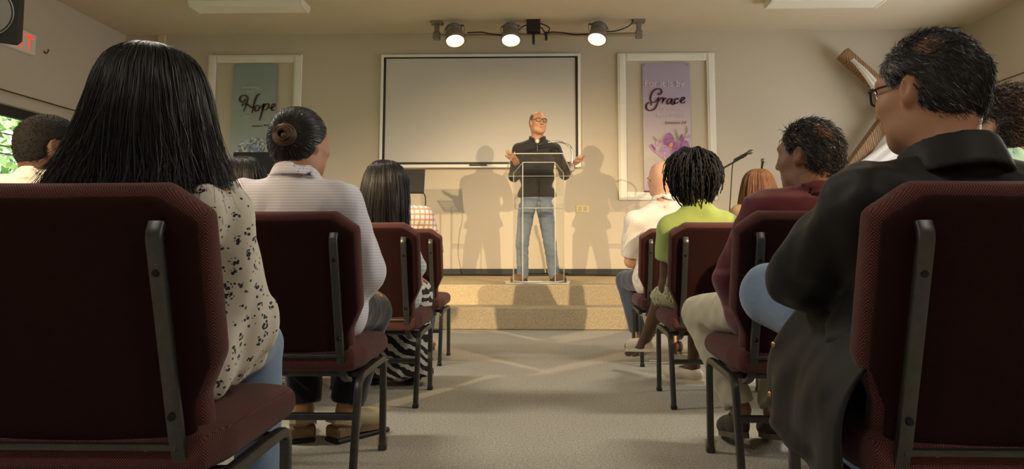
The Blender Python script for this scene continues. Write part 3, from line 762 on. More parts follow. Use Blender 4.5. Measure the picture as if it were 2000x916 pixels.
for lx, ly, roll, lab in ((889, 79, -.16, 'lit stage lamp nearest the left end of the lighting bar'), (998, 78, -.03, 'lit stage lamp in the middle of the lighting bar beside the black box'), (1166, 76, .2, 'lit stage lamp nearest the right end of the lighting bar')):
    lc = at(lx, ly, YT - .12); R = roty(roll) @ rotx(math.radians(180 - 24))
    # local +z is the beam direction
    e = empty('stage_lamp', (lc[0], lc[1], lc[2]), lab, 'stage lamp', 'stage lamps')
    prof = [(.0001, -.235), (.05, -.232), (.075, -.215), (.088, -.18), (.092, -.12), (.105, -.10), (.112, -.03), (.122, -.02), (.122, .012), (.108, .012), (.104, -.01)]
    MB().lathe(prof, lc, R, 28).build('housing', m_grey, e, True)
    for k in range(3): MB().lathe([(.094, -.205 + .03 * k), (.1, -.2 + .03 * k), (.094, -.195 + .03 * k)], lc, R, 24).build('cooling_rib', m_grey, e, True)
    MB().lathe([(.104, -.004), (.08, .006), (.04, .010), (.0001, .011)], lc, R, 28).build('lens', m_lamp, e, True)
    for a in (.5, 2.6, 4.4): MB().box((-.012, .108, -.01), (.012, .132, .02), R=None).v
    cl = np.array([lc[0], YT, zp]); bk = lc + R @ np.array([0, 0, -.15])
    for s in (-1, 1):
        side = lc + R @ np.array([.115 * s, 0, -.09])
        MB().sweep(fillet([side, side + [0.012 * s, 0, .10], [cl[0] + .03 * s, YT - .03, zp + .12], [cl[0], YT, zp + .125]], .04), rect(.006, .026), up=(0, 1, 0)).build('yoke', m_grey, e)
    MB().box((cl[0] - .03, YT - .035, zp - .03), (cl[0] + .03, YT + .035, zp + .13), bev=.008).build('clamp', m_black, e)
    L = spot('stage_lamp_light', lc + R @ np.array([0, 0, .03]), lc + R @ np.array([0, 0, 1.]), 26, WARM, 95, .8, .09)
    L.parent = e; L.location = Vector(R @ np.array([0, 0, .03]))
b0 = at(1042, 60, YT - .02)
e = empty('dimmer_box', (b0[0], YT, b0[2]), 'small black box clamped on the lighting bar right of the middle lamp', 'dimmer box')
MB().box((b0[0] - .085, YT - .08, zp + .03), (b0[0] + .085, YT + .04, zp + .20), bev=.008).build('case', m_black, e)
MB().box((b0[0] - .015, YT - .05, zp - .11), (b0[0] + .015, YT + .03, zp + .035), bev=.005).box((b0[0] + .14, YT - .03, zp - .06), (b0[0] + .17, YT + .03, zp + .04), bev=.005).build('clip', m_black, e)
for pts, lab in (([(857 + 56, 64), (940, 63), (957, 66), (985, 70)], 'black cable between the left and middle stage lamps'), ([(1010, 62), (1025, 50), (1040, 52), (1046, 58)], 'black cable from the middle stage lamp to the black box'),
                 ([(1048, 35), (1052, 44), (1070, 52), (1073, 58), (1066, 66), (1058, 55), (1045, 52)], 'black cable hanging from the ceiling to the black box'), ([(1062, 68), (1075, 63), (1100, 64), (1125, 68), (1150, 66)], 'black cable from the black box to the right stage lamp'), ([(1184, 62), (1205, 60), (1226, 52), (1235, 44), (1235, 33)], 'black cable rising from the right stage lamp to the ceiling')):
    P = [at(x, y, YT - .05) for x, y in pts]
    for q in P: q[2] = min(q[2], ZC - .002)
    MB().tube(bez(P, 30), .008, 6).build('power_cable', m_dk, None, True, base=(0, 0, 0), label=lab, cat='cable', group='cables on the lighting bar')

# ================================================================== chairs
def fabric(name, c0, c1, dot, scale=1320, sheen=.12):
    m = mat(name, c0, .95, spec=.08, sheen=sheen); t = NT(m)
    x, y, z = t.sep()[:3]
    # woven dots: offset rows, on whichever plane faces outwards
    s1 = t.math('SINE', t.math('MULTIPLY', x, scale)); s2 = t.math('SINE', t.math('MULTIPLY', z, scale * .86)); s3 = t.math('SINE', t.math('MULTIPLY', y, scale * .86))
    g = t.n('ShaderNodeNewGeometry'); nz = t.math('ABSOLUTE', t.sep(g.outputs['Normal'])[2]); nx = t.math('ABSOLUTE', t.sep(g.outputs['Normal'])[0])
    top = t.math('GREATER_THAN', nz, .7); side = t.math('GREATER_THAN', nx, .75)
    def pick(f, a, b): return t.math('ADD', t.math('MULTIPLY', a, t.math('SUBTRACT', 1.0, f)), t.math('MULTIPLY', b, f))
    u = pick(side, s1, s3); v = pick(top, s2, s3)
    d = t.math('MULTIPLY', t.math('ADD', t.math('MULTIPLY', u, v), 1.0), .5)
    n = t.noise(220, 2, .6); f = t.math('MULTIPLY', t.math('GREATER_THAN', d, .66), t.math('ADD', t.math('MULTIPLY', n, .9), .25), True)
    big = t.ramp(t.noise(5, 3), [(.3, c0), (.7, c1)])
    t.color(t.mix(f, big, dot)); t.bump(d, .5, .0015); return m
m_fab = fabric('maroon_chair_fabric', (.054, .0155, .0155), (.064, .019, .0185), (.25, .115, .10))
m_fab_shade = fabric('shaded_maroon_fabric', (.017, .0058, .0055), (.021, .0072, .0066), (.040, .016, .014), 1500, .0)  # same cloth as the cushions, shade on the chair backs painted in
m_frame = vary('gunmetal_frame', (.070, .072, .070), (.09, .092, .088), 60, .36, metal=.75)
m_glide = mat('black_glide', (.02, .02, .02), .6)

def poly_sdf(px, pz, P):
    """signed distance to a 2-D polygon"""
    P = np.array(P, float); d = np.full(np.broadcast(px, pz).shape, 1e9); sgn = np.ones_like(d)
    for i in range(len(P)):
        a, b = P[i], P[i - 1]; e = b - a; wx, wz = px - a[0], pz - a[1]
        t = np.clip((wx * e[0] + wz * e[1]) / (e @ e), 0, 1); d = np.minimum(d, (wx - e[0] * t) ** 2 + (wz - e[1] * t) ** 2)
        c1, c2, c3 = pz >= a[1], pz < b[1], e[0] * wz > e[1] * wx
        sgn = np.where((c1 & c2 & c3) | (~c1 & ~c2 & ~c3), -sgn, sgn)
    return np.sqrt(d) * sgn
def slab(outline, th, rad, h, curve=0.0, puff=0.0):
    """cushion: outline in x,z; thickness th along y, rounded by rad; returns V,Q"""
    P = np.array(outline); F = Field([pb((P[:, 0].mean(), 0, P[:, 1].mean()), (np.ptp(P[:, 0]) / 2 + .03, th + .03, np.ptp(P[:, 1]) / 2 + .03))], h)
    X, Y, Z = F.grid((slice(None),) * 3); d2 = poly_sdf(X + 0 * Z, Z + 0 * X, outline) + rad
    half = th / 2 + puff * np.clip(-d2 / .12, 0, 1) ** .7
    dy = np.abs(Y - curve * (X / .27) ** 2) - half + rad
    F.F = (np.sqrt(np.maximum(d2, 0) ** 2 + np.maximum(dy, 0) ** 2) + np.minimum(np.maximum(d2, dy), 0) - rad).astype(np.float32)
    return F.net(2)
BACK0, BACK1 = np.array([0, .055, .36]), np.array([0, -.085, .866])     # rear face of the back, bottom and top
bdir = (BACK1 - BACK0) / np.linalg.norm(BACK1 - BACK0); bnor = np.array([0, bdir[2], -bdir[1]])   # bnor points forward
bR = np.stack([np.array([1, 0, 0]), bnor, bdir], 1)
def on_back(V): return V @ bR.T + BACK0
hgt = np.linalg.norm(BACK1 - BACK0)
out = [(-.235, .02), (.235, .02), (.235, .12), (.272, .20), (.272, hgt - .055), (.2, hgt), (-.2, hgt), (-.272, hgt - .055), (-.272, .20), (-.235, .12)]
bv, bq = slab(out, .062, .024, .0085, .012, .012); bv[:, 1] += .052; me_back = rawmesh('backrest', on_back(bv), bq, m_fab)
pan = [(-.229, .012), (.229, .012), (.229, .12), (.266, .202), (.266, hgt - .060), (.196, hgt - .012), (-.196, hgt - .012), (-.266, hgt - .060), (-.266, .202), (-.229, .12)]
pv, pq = slab(pan, .022, .010, .0085, .012); pv[:, 1] += .007; me_panel = rawmesh('back_panel', on_back(pv), pq, m_fab_shade)
# seat cushion: outline in x,y, swollen, waterfall front
so = [(-.25, .03), (.25, .03), (.272, .12), (.272, .44), (.235, .495), (-.235, .495), (-.272, .44), (-.272, .12)]
sv, sq_ = slab(so, .082, .034, .0085, .0, .008); sv = np.stack([sv[:, 0], sv[:, 2], .395 + sv[:, 1] * -1], 1); sv[:, 2] -= .035 * np.clip((sv[:, 1] - .40) / .1, 0, 1) ** 2 * (sv[:, 2] > .39); sv[:, 2] += .02 * (sv[:, 1] - .1)
me_seat = rawmesh('seat', sv, sq_[:, ::-1], m_fab)
tube_s = rect(.024, .024, .005, 2)
LX = .262
legs = {}
for s in (-1, 1):
    x = LX * s
    legs[('r', s)] = MB().sweep(fillet([(x, 0.0, .012), (x, .055, .335), (x, .24, .342)], .045), tube_s, up=(1, 0, 0)).mesh('leg', m_frame, True)
    legs[('f', s)] = MB().sweep(fillet([(x, .415, .012), (x, .405, .345), (x, .24, .342)], .045), tube_s, up=(1, 0, 0)).mesh('leg', m_frame, True)
    legs[('gr', s)] = MB().box((x - .014, -.014, 0), (x + .014, .014, .02), bev=.003).mesh('glide', m_glide)
    legs[('gf', s)] = MB().box((x - .014, .401, 0), (x + .014, .429, .02), bev=.003).mesh('glide', m_glide)
    px = .207 * s
    pth = [on_back(np.array([[px, -.028, .455]]))[0], on_back(np.array([[px, -.018, .42]]))[0], on_back(np.array([[px, -.016, .05]]))[0], on_back(np.array([[px, -.014, -.02]]))[0] + [0, .02, 0], np.array([px, .125, .315])]
    pth[0] = on_back(np.array([[px, -.006, .468]]))[0]; pth[1] = on_back(np.array([[px, -.02, .45]]))[0]
    legs[('p', s)] = MB().sweep(fillet(pth, .035), rect(.016, .027, .004, 2), up=(1, 0, 0)).mesh('back_post', m_frame, True)
me_rail = MB().sweep(on_back(np.array([[-.207, -.012, .055], [.207, -.012, .055]])), rect(.024, .012, .003, 2)).mesh('back_rail', m_frame, True)
me_str = MB().sweep([(-LX, .034, .215), (LX, .034, .215)], rect(.022, .022, .004, 2)).mesh('stretcher', m_frame, True)
me_cross = [MB().sweep([(-LX, y, .338), (LX, y, .338)], rect(.02, .02, .004, 2)).mesh('seat_rail', m_frame, True) for y in (.12, .36)]
mb = MB()
me_bolt = []
for s in (-1, 1):
    for k in (.385, .12):
        mb = MB().lathe([(.0075, 0), (.006, .004), (.0001, .005)], (0, 0, 0), None, 10); q = np.array(mb.v) @ rotx(math.pi / 2).T; mb.v = [tuple(v) for v in on_back(q + np.array([.207 * s, -.027 if k < .2 else -.026, k]))]
        me_bolt.append(mb.mesh('bolt', mat('bolt_dark', (.02, .02, .02), .4, .7), True))
    mb = MB().lathe([(.006, 0), (.005, .004), (.0001, .005)], (0, 0, 0), None, 10); q = np.array(mb.v) @ rotx(math.pi / 2).T; mb.v = [tuple(v) for v in on_back(q + np.array([.15 * s, -.018, .055]))]
    me_bolt.append(mb.mesh('bolt', mat('bolt_bright', (.3, .3, .28), .3, .9), True))
def add_part(me, name, parent): return put(bpy.data.objects.new(name, me), name, parent)
def chair(x, y, label, rz=0):
    e = empty('stacking_chair', (x, y, 0), label, 'chair', 'maroon chairs in rows', rz)
    add_part(me_seat, 'seat', e); b = add_part(me_back, 'backrest', e); add_part(me_panel, 'back_panel', b)
    for s in (-1, 1):
        for q in 'rf':
            l = add_part(legs[(q, s)], 'leg', e); add_part(legs[('g' + q, s)], 'glide', l)
        add_part(legs[('p', s)], 'back_post', e)
    add_part(me_rail, 'back_rail', e); add_part(me_str, 'stretcher', e)
    for c in me_cross: add_part(c, 'seat_rail', e)
    for c in me_bolt: add_part(c, 'bolt', e)
    return e
ROW = {1: 1.23, 2: 2.25, 3: 3.34, 4: 4.49}
SEATS = {('L', 1, 0): (-.865, 'maroon chair holding the long-haired woman in the floral blouse'),
         ('L', 2, 0): (-.875, 'maroon chair holding the woman with the hair bun'), ('L', 3, 0): (-.875, 'maroon chair holding the woman with straight hair and zebra skirt'),
         ('L', 4, 0): (-.935, 'orange-lit maroon chair holding the man in the plaid shirt'),
         ('R', 1, 0): (.835, 'maroon chair holding the man in the black jacket'), ('R', 2, 0): (.885, 'maroon chair holding the man in the maroon sweater'),
         ('R', 3, 0): (.875, 'maroon chair holding the woman in the green shirt'), ('R', 4, 0): (.89, 'maroon chair holding the bald man in the pale checked shirt'),
         ('L', 2, 2): (-1.80, 'maroon chair holding the man in the white shirt by the window'),
         ('L', 3, 1): (-1.50, 'maroon chair holding the dark-haired person before the black stand'), ('L', 4, 1): (-1.50, 'empty maroon chair beside the man in the plaid shirt'),
         ('R', 2, 1): (1.60, 'maroon chair holding the man in the teal shirt'), ('R', 3, 1): (1.44, 'empty maroon chair beside the woman in the green shirt'),
         ('R', 4, 1): (1.46, 'maroon chair holding the person with red-brown hair')}
m_cup = bpy.data.materials.new('clear_cup'); m_cup.use_nodes = True; thin_glass(m_cup, (.93, .86, .84), 1.2, .15)
me_cup = {s: MB().lathe([(.019, .002), (.021, .045), (.018, .045), (.016, .004)], (LX * s, .415, 0), None, 16).mesh('clear_cup', m_cup, True) for s in (-1, 1)}
for (sd, r, i), (x, lab) in SEATS.items():
    c_ = chair(x, ROW[r], lab)
    if r == 2 and i == 0: add_part(me_cup[1 if sd == 'L' else -1], 'clear_cup', c_)

# ================================================================== people
def head_prims(c, R, s, nose=1.0, mouth=0.0, ears=True):
    L = lambda *v: c + R @ (np.array(v, float) * s)
    P = [pe(L(0, -.012, .033), np.array([.077, .098, .090]) * s, R, .03 * s), pe(L(0, .030, -.035), np.array([.061, .066, .083]) * s, R, .045 * s),
         pe(L(0, -.035, -.02), np.array([.062, .062, .07]) * s, R, .04 * s),
         pe(L(0, .066, -.100), np.array([.030, .024, .022]) * s, R, .035 * s), pe(L(0, .078, .033), np.array([.052, .020, .014]) * s, R, .03 * s)]
    for x in (-1, 1):
        P.append(pe(L(.043 * x, .062, -.022), np.array([.022, .026, .022]) * s, R, .03 * s)); P.append(pe(L(.048 * x, .022, -.078), np.array([.016, .035, .02]) * s, R, .04 * s))
        P.append(pe(L(.031 * x, .100, .012), np.array([.019, .016, .012]) * s, R, .012 * s, 's')); P.append(pe(L(.031 * x, .078, .011), np.array([.0145, .0145, .0135]) * s, R, .004 * s))
    P += [pc(L(0, .090, .022), L(0, .112 * nose, -.026), .0085 * s, .0125 * s, .014 * s), pe(L(.011, .100, -.030), .0095 * s, None, .008 * s), pe(L(-.011, .100, -.030), .0095 * s, None, .008 * s)]
    P += [pc(L(-.017, .087, -.058), L(.017, .087, -.058), .0075 * s, None, .010 * s), pc(L(-.014, .086, -.069 - mouth), L(.014, .086, -.069 - mouth), .0085 * s, None, .010 * s)]
    P.append(pc(L(-.020, .096, -.0635 - mouth * .5), L(.020, .096, -.0635 - mouth * .5), (.0028 + mouth * .5) * s, None, .003 * s, op='s'))
    if ears:
        for x in (-1, 1):
            Re = R @ rotz(-.35 * x) @ rotx(.15)
            P.append(pe(L(.080 * x, -.008, .0), np.array([.009, .019, .033]) * s, Re, .008 * s)); P.append(pe(L(.076 * x, .0, -.024), np.array([.008, .010, .012]) * s, Re, .008 * s))
            P.append(pe(L(.090 * x, -.003, .004), np.array([.006, .009, .017]) * s, Re, .006 * s, 's'))
    return P
def hand_prims(w, d, n, side, curl=.35, spread=.0, s=1.0, thumb=.8):
    """wrist, direction of the hand, palm normal; side +1: thumb towards cross(d, n)"""
    d = np.array(d, float) / np.linalg.norm(d); n = np.array(n, float); n = n - d * (n @ d); n /= np.linalg.norm(n); u = np.cross(d, n) * side
    P = [pc(w - d * .02, w + d * .03 * s, .026 * s, .026 * s, .02, n, .8), pb(w + d * .055 * s, np.array([.040, .046, .014]) * s, np.stack([u, d, n], 1), .013 * s, .02)]
    for i, ln in enumerate((.072, .081, .075, .058)):
        p = w + d * (.094 - .004 * abs(i - 1)) * s + u * (.030 - .0198 * i) * s; a = curl * .45; fan = (1.5 - i) * spread
        base = d * math.cos(fan) + u * math.sin(fan); rr = .0094
        P.append(pc(p - base * .03 * s, p, .0105 * s, .0098 * s, .008))
        for fr in (.45, .31, .24):
            q = p + (base * math.cos(a) + n * math.sin(a)) * ln * fr * s; P.append(pc(p, q, rr * s, (rr - .0009) * s, .003)); p = q; a += curl; rr -= .0009
    p = w + d * .02 * s + u * .034 * s; td = d * .62 + u * thumb + n * .25; td /= np.linalg.norm(td)
    q = p + td * .046 * s; P.append(pc(p, q, .0145 * s, .0115 * s, .012)); td2 = td + d * .45; td2 /= np.linalg.norm(td2); P.append(pc(q, q + td2 * .034 * s, .0108 * s, .009 * s, .004))
    return P
def torso_prims(J, b=1.0, belly=1.0, infl=0.0, low=True):
    Ls, Rs, pel, nk = J['Ls'], J['Rs'], J['pel'], J['nk']; m = (Ls + Rs) / 2; ux = (Rs - Ls) / np.linalg.norm(Rs - Ls); hw = np.linalg.norm(Rs - Ls) / 2
    f = J.get('fwd', np.array([0, 1., 0])); c = m + (pel - m) * .32 + f * .01; w = m + (pel - m) * .68 + f * .015; g = infl
    P = [pc(Ls + ux * .015, Rs - ux * .015, .056 * b + g, None, .03), pc(c - ux * hw * .42, c + ux * hw * .42, .098 * b + g, None, .05), pc(w - ux * hw * .38, w + ux * hw * .38, .098 * b * belly + g, None, .06)]
    if low: P.append(pc(pel - ux * hw * .45, pel + ux * hw * .45, .110 * b + g, None, .05))
    P += [pc(nk + [0, 0, -.01], Ls + ux * .03, .044 * b + g, .048 * b + g, .03), pc(nk + [0, 0, -.01], Rs - ux * .03, .044 * b + g, .048 * b + g, .03)]
    return P
def face_R(yaw, pitch=0, roll=0): return rotz(math.radians(yaw)) @ rotx(math.radians(pitch)) @ roty(math.radians(roll))
def seated(cx, y0, top, hx=None, hs=1.0, yaw=0, pitch=0, roll=0, hy=.13, shw=.175, drop=.0, **over):
    """default sitting pose on a chair at (cx, y0); top = height of the head's crown"""
    hx = cx if hx is None else hx; J = {}
    J['R'] = face_R(yaw, pitch, roll); J['hs'] = hs; J['head'] = np.array([hx, y0 + hy, top - .123 * hs])
    J['nk'] = np.array([(hx * .75 + cx * .25), y0 + hy - .035, top - .275 * hs - drop]); zs = J['nk'][2] - .035
    J['pel'] = np.array([cx, y0 + .20, .562]); J['Ls'] = np.array([J['nk'][0] - shw, y0 + .105, zs]); J['Rs'] = np.array([J['nk'][0] + shw, y0 + .105, zs])
    for s, n in ((-1, 'L'), (1, 'R')):
        J[n + 'e'] = np.array([cx + s * .225, y0 + .19, .70]); J[n + 'w'] = np.array([cx + s * .12, y0 + .42, .625]); J[n + 'h'] = np.array([cx + s * .095, y0 + .22, .545])
        J[n + 'k'] = np.array([cx + s * .115, y0 + .60, .505]); J[n + 'a'] = np.array([cx + s * .105, y0 + .57, .10]); J[n + 't'] = np.array([cx + s * .13, y0 + .74, .04])
    for k, v in over.items(): J[k] = np.array(v, float)
    return J
def skin_mat(name, c, c2, lip):
    if name in MATS: return MATS[name]
    m = mat(name, c, .48, spec=.4); b = m.node_tree.nodes['Principled BSDF']; b.inputs['Subsurface Weight'].default_value = .08; b.inputs['Subsurface Radius'].default_value = (.02, .008, .004)
    t = NT(m); col = t.ramp(t.noise(14, 4, .6), [(.3, c), (.7, c2)]); a = t.n('ShaderNodeVertexColor', layer_name='tint'); r = t.n('ShaderNodeSeparateColor'); t.t.links.new(a.outputs[0], r.inputs[0])
    t.color(t.mix(r.outputs[0], col, lip)); return m
def finish_body(e, F, J, skin, smooth=1):
    V, Q = F.net(smooth); c, R, s = J['head'], J['R'], J['hs']; q = (V - c) @ R / s
    lip = np.exp(-((q[:, 0] / .021) ** 2 + ((q[:, 2] + .064) / .0095) ** 2 + ((q[:, 1] - .098) / .014) ** 2) ** 2) * .85; col = np.zeros((len(V), 3)); col[:, 0] = lip
    return meshobj('body', V, Q, skin, e, e.location, colattr=col)
def body(e, J, skin, h=.012, hf=.005, b=1.0, hands=True, legs=True, nose=1.0, mouth=0.0, handspec=None, feet=True):
    c, R, s = J['head'], J['R'], J['hs']; P = head_prims(c, R, s, nose, mouth)
    P += [pc(c + R @ np.array([0, -.028, -.06]) * s, J['nk'] + [0, 0, -.03], .054 * s * b, .060 * s * b, .04)] + torso_prims(J, b, infl=-.018)
    for n, sd in (('L', -1), ('R', 1)):
        P += [pc(J[n + 's'], J[n + 'e'], .046 * b, .038 * b, .05), pc(J[n + 'e'], J[n + 'w'], .038 * b, .026 * b, .03)]
        if hands:
            d, nn, cu, sp = (handspec or {}).get(n, (J[n + 'w'] - J[n + 'e'], np.array([0, 0, -1.]), .35, .05)); P += hand_prims(J[n + 'w'], d, nn, -sd if nn[2] < 0 else sd, cu, sp)
        if legs:
            P += [pc(J[n + 'h'], J[n + 'k'], .070 * b, .050 * b, .05), pc(J[n + 'k'], J[n + 'a'], .050 * b, .034 * b, .04)]
            if feet: P += [pc(J[n + 'a'] + [0, 0, -.02], J[n + 't'], .034, .024, .03)]
    fine = [(c - .125 * s, c + .135 * s, hf)]
    if handspec:
        for n in handspec: fine.append((J[n + 'w'] - .12, J[n + 'w'] + .19, hf))
    return finish_body(e, Field(P, h, fine), J, skin)
def cloth(e, name, prims, m, h=.012, rip=(.004, 22), seed=0, aniso=(1, 1, 1), clips=(), cut=(), smooth=1, label=None, fine=()):
    F = Field(prims, h, fine)
    if rip: F.ripple(rip[0], rip[1], seed, aniso)
    for c in clips: F.clip(c)
    if cut: F.shell(*cut)
    V, Q = F.net(smooth); return meshobj(name, V, Q, m, e, e.location, label=label)
def sleeves(J, which='LR', ru=.064, re=.058, rw=.046, frac=1.0, k=.018):
    P = []
    for n in which:
        S, E, Wr = J[n + 's'], J[n + 'e'], J[n + 'w']
        if frac <= 1: P.append(pc(S, S + (E - S) * frac, ru, ru + (re - ru) * frac, k, cap='b'))
        else: P += [pc(S, E, ru, re, k), pc(E, E + (Wr - E) * (frac - 1), re, re + (rw - re) * (frac - 1), .015, cap='b')]
    return P
def trousers(J, b=1.0, rt=.086, rk=.066, ra=.052, belly=1.0, end=.93):
    ux = np.array([1., 0, 0]); p = J['pel']; P = [pc(p + [-.085, 0, -.005], p + [.085, 0, -.005], .110 * b, None, .03)]
    for n in 'LR': P += [pc(J[n + 'h'], J[n + 'k'], rt * b, rk * b, .025), pc(J[n + 'k'], J[n + 'k'] + (J[n + 'a'] - J[n + 'k']) * end, rk * b * .98, ra * b, .018, cap='b')]
    return P
def collar(J, rx=.066, ry=.070, h=.036, th=.006, flare=.008, up=.012, tilt=-14):
    nk = J['nk'] + np.array([0, .002, up]); R = face_R(0, tilt); return pk(nk, None, rx, ry, h, th, flare, .008, R)
def shoe(e, heel, toe, m_up, m_sole, name='shoe', w=.043, hgt=.075, up=None, heelh=.0, h=.006):
    heel, toe = np.array(heel, float), np.array(toe, float); d = toe - heel; L = np.linalg.norm(d); d /= L; u = np.array([0, 0, 1.]) if up is None else np.array(up, float); u = u - d * (u @ d); u /= np.linalg.norm(u); r = np.cross(d, u)
    R = np.stack([r, d, u], 1); at_ = lambda x, y, z: heel + R @ np.array([x, y, z])
    up_ = [pe(at_(0, L * .72, .038), (w, L * .27, .036), R, .03), pe(at_(0, L * .22, .046), (w * .78, L * .2, .045), R, .03), pc(at_(0, L * .2, .05), at_(0, L * .17, hgt), w * .78, w * .74, .02, cap='b'), pc(at_(0, L * .35, .05), at_(0, L * .75, .035), w * .8, w * .75, .03)]
    F = Field(up_, h).clip(lambda X, Y, Z: .014 - ((X - heel[0]) * u[0] + (Y - heel[1]) * u[1] + (Z - heel[2]) * u[2])); V, Q = F.net(1); o = meshobj(name, V, Q, m_up, e, e.location)
    so = []
    for t in np.linspace(0, 2 * math.pi, 28, endpoint=False):
        y = (1 - math.cos(t)) / 2; wd = w * 1.04 * (.80 + .22 * y - .12 * math.exp(-((y - .4) / .18) ** 2)) ; so.append((math.copysign(abs(math.sin(t)) ** .7, math.sin(t)) * wd, -.006 + (L + .01) * y))
    mb = MB(); k = len(so); Vv = [at_(x, y, 0) for x, y in so] + [at_(x, y, .02) for x, y in so]
    mb.add(Vv, [tuple(range(k))[::-1], tuple(range(k, 2 * k))] + [(i, (i + 1) % k, (i + 1) % k + k, i + k) for i in range(k)]); mb.build('sole', m_sole, o, True, base=tuple(e.location)); return o

# ------------------------------------------------------------------ hair
def hair_mat(name, col, rough=.34, spec=.5):
    if name in MATS: return MATS[name]
    m = mat(name, col, rough, spec=spec); t = NT(m); a = t.n('ShaderNodeVertexColor', layer_name='tint'); mx = t.n('ShaderNodeMix', data_type='RGBA', blend_type='MULTIPLY'); mx.inputs[0].default_value = 1
    mx.inputs[6].default_value = (*col, 1); t.t.links.new(a.outputs[0], mx.inputs[7]); t.color(mx.outputs[2]); return m
def tubes(P, r, tint, taper=.35, k=3):
    """P (n,s,3) strands -> V, Q, tint"""
    n, s, _ = P.shape; T = np.gradient(P, axis=1); T /= np.linalg.norm(T, axis=2)[..., None] + 1e-9
    ref = RNG.normal(size=(n, 1, 3)); U = np.cross(T, ref); U /= np.linalg.norm(U, axis=2)[..., None] + 1e-9; Wv = np.cross(T, U)
    rad = (np.asarray(r).reshape(-1, 1) * np.ones((n, 1))) * (1 - (1 - taper) * np.linspace(0, 1, s)[None] ** 2)
    ang = np.arange(k) * 2 * math.pi / k
    V = P[:, :, None] + rad[..., None, None] * (np.cos(ang)[None, None, :, None] * U[:, :, None] + np.sin(ang)[None, None, :, None] * Wv[:, :, None])
    i = np.arange(n)[:, None, None] * s * k; j = np.arange(s - 1)[None, :, None] * k; a = np.arange(k)[None, None, :]; a2 = (a + 1) % k
    Q = np.stack([i + j + a, i + j + a2, i + j + k + a2, i + j + k + a], -1).reshape(-1, 4)
    return V.reshape(-1, 3), Q, np.repeat(tint, s * k, axis=0)
def merge(parts):
    V, Q, C, n = [], [], [], 0
    for v, q, c in parts: V.append(v); Q.append(q + n); C.append(c); n += len(v)
    return np.vstack(V), np.vstack(Q), np.vstack(C)
def cap_field(J, t, front, z0=-.085, h=.005, spots=(), rip=None, extra=()):
    """hair shell of thickness t on the skull; front: [(z, y)] hairline in head units"""
    c, R, s = J['head'], J['R'], J['hs']; P = [p for p in head_prims(c, R, s, ears=False)[:3]]; F = Field(P + list(extra), h, inflate=t)
    fz, fy = zip(*front)
    X, Y, Z = F.grid((slice(None),) * 3); q = [X - c[0], Y - c[1], Z - c[2]]; l = [(q[0] * R[0, i] + q[1] * R[1, i] + q[2] * R[2, i]) / s for i in range(3)]
    lim = np.interp(l[2].ravel(), fz, fy).reshape(l[2].shape); d = np.maximum((l[1] - lim) * .8, z0 - l[2]) * s
    for q_ in spots:
        sc, sr = q_[:2]; dd = np.sqrt(sum((l[i] - sc[i]) ** 2 for i in range(3)))
        if len(q_) > 2: F.F = (F.F + (t + .005) * np.exp(-(dd / sr) ** 4)).astype(np.float32)
        else: d = np.maximum(d, (sr - dd) * s)
    hh = np.maximum(.008 - np.abs(F.F - d), 0) / .008; F.F = (np.maximum(F.F, d) + hh * hh * .002).astype(np.float32)
    if rip: F.ripple(*rip)
    return F
def normals(V, Q):
    fn = np.cross(V[Q[:, 2]] - V[Q[:, 0]], V[Q[:, 3]] - V[Q[:, 1]]); N = np.zeros_like(V)
    for k in range(4):
        for i in range(3): N[:, i] += np.bincount(Q[:, k], fn[:, i], len(V))
    return N / (np.linalg.norm(N, axis=1)[:, None] + 1e-12)
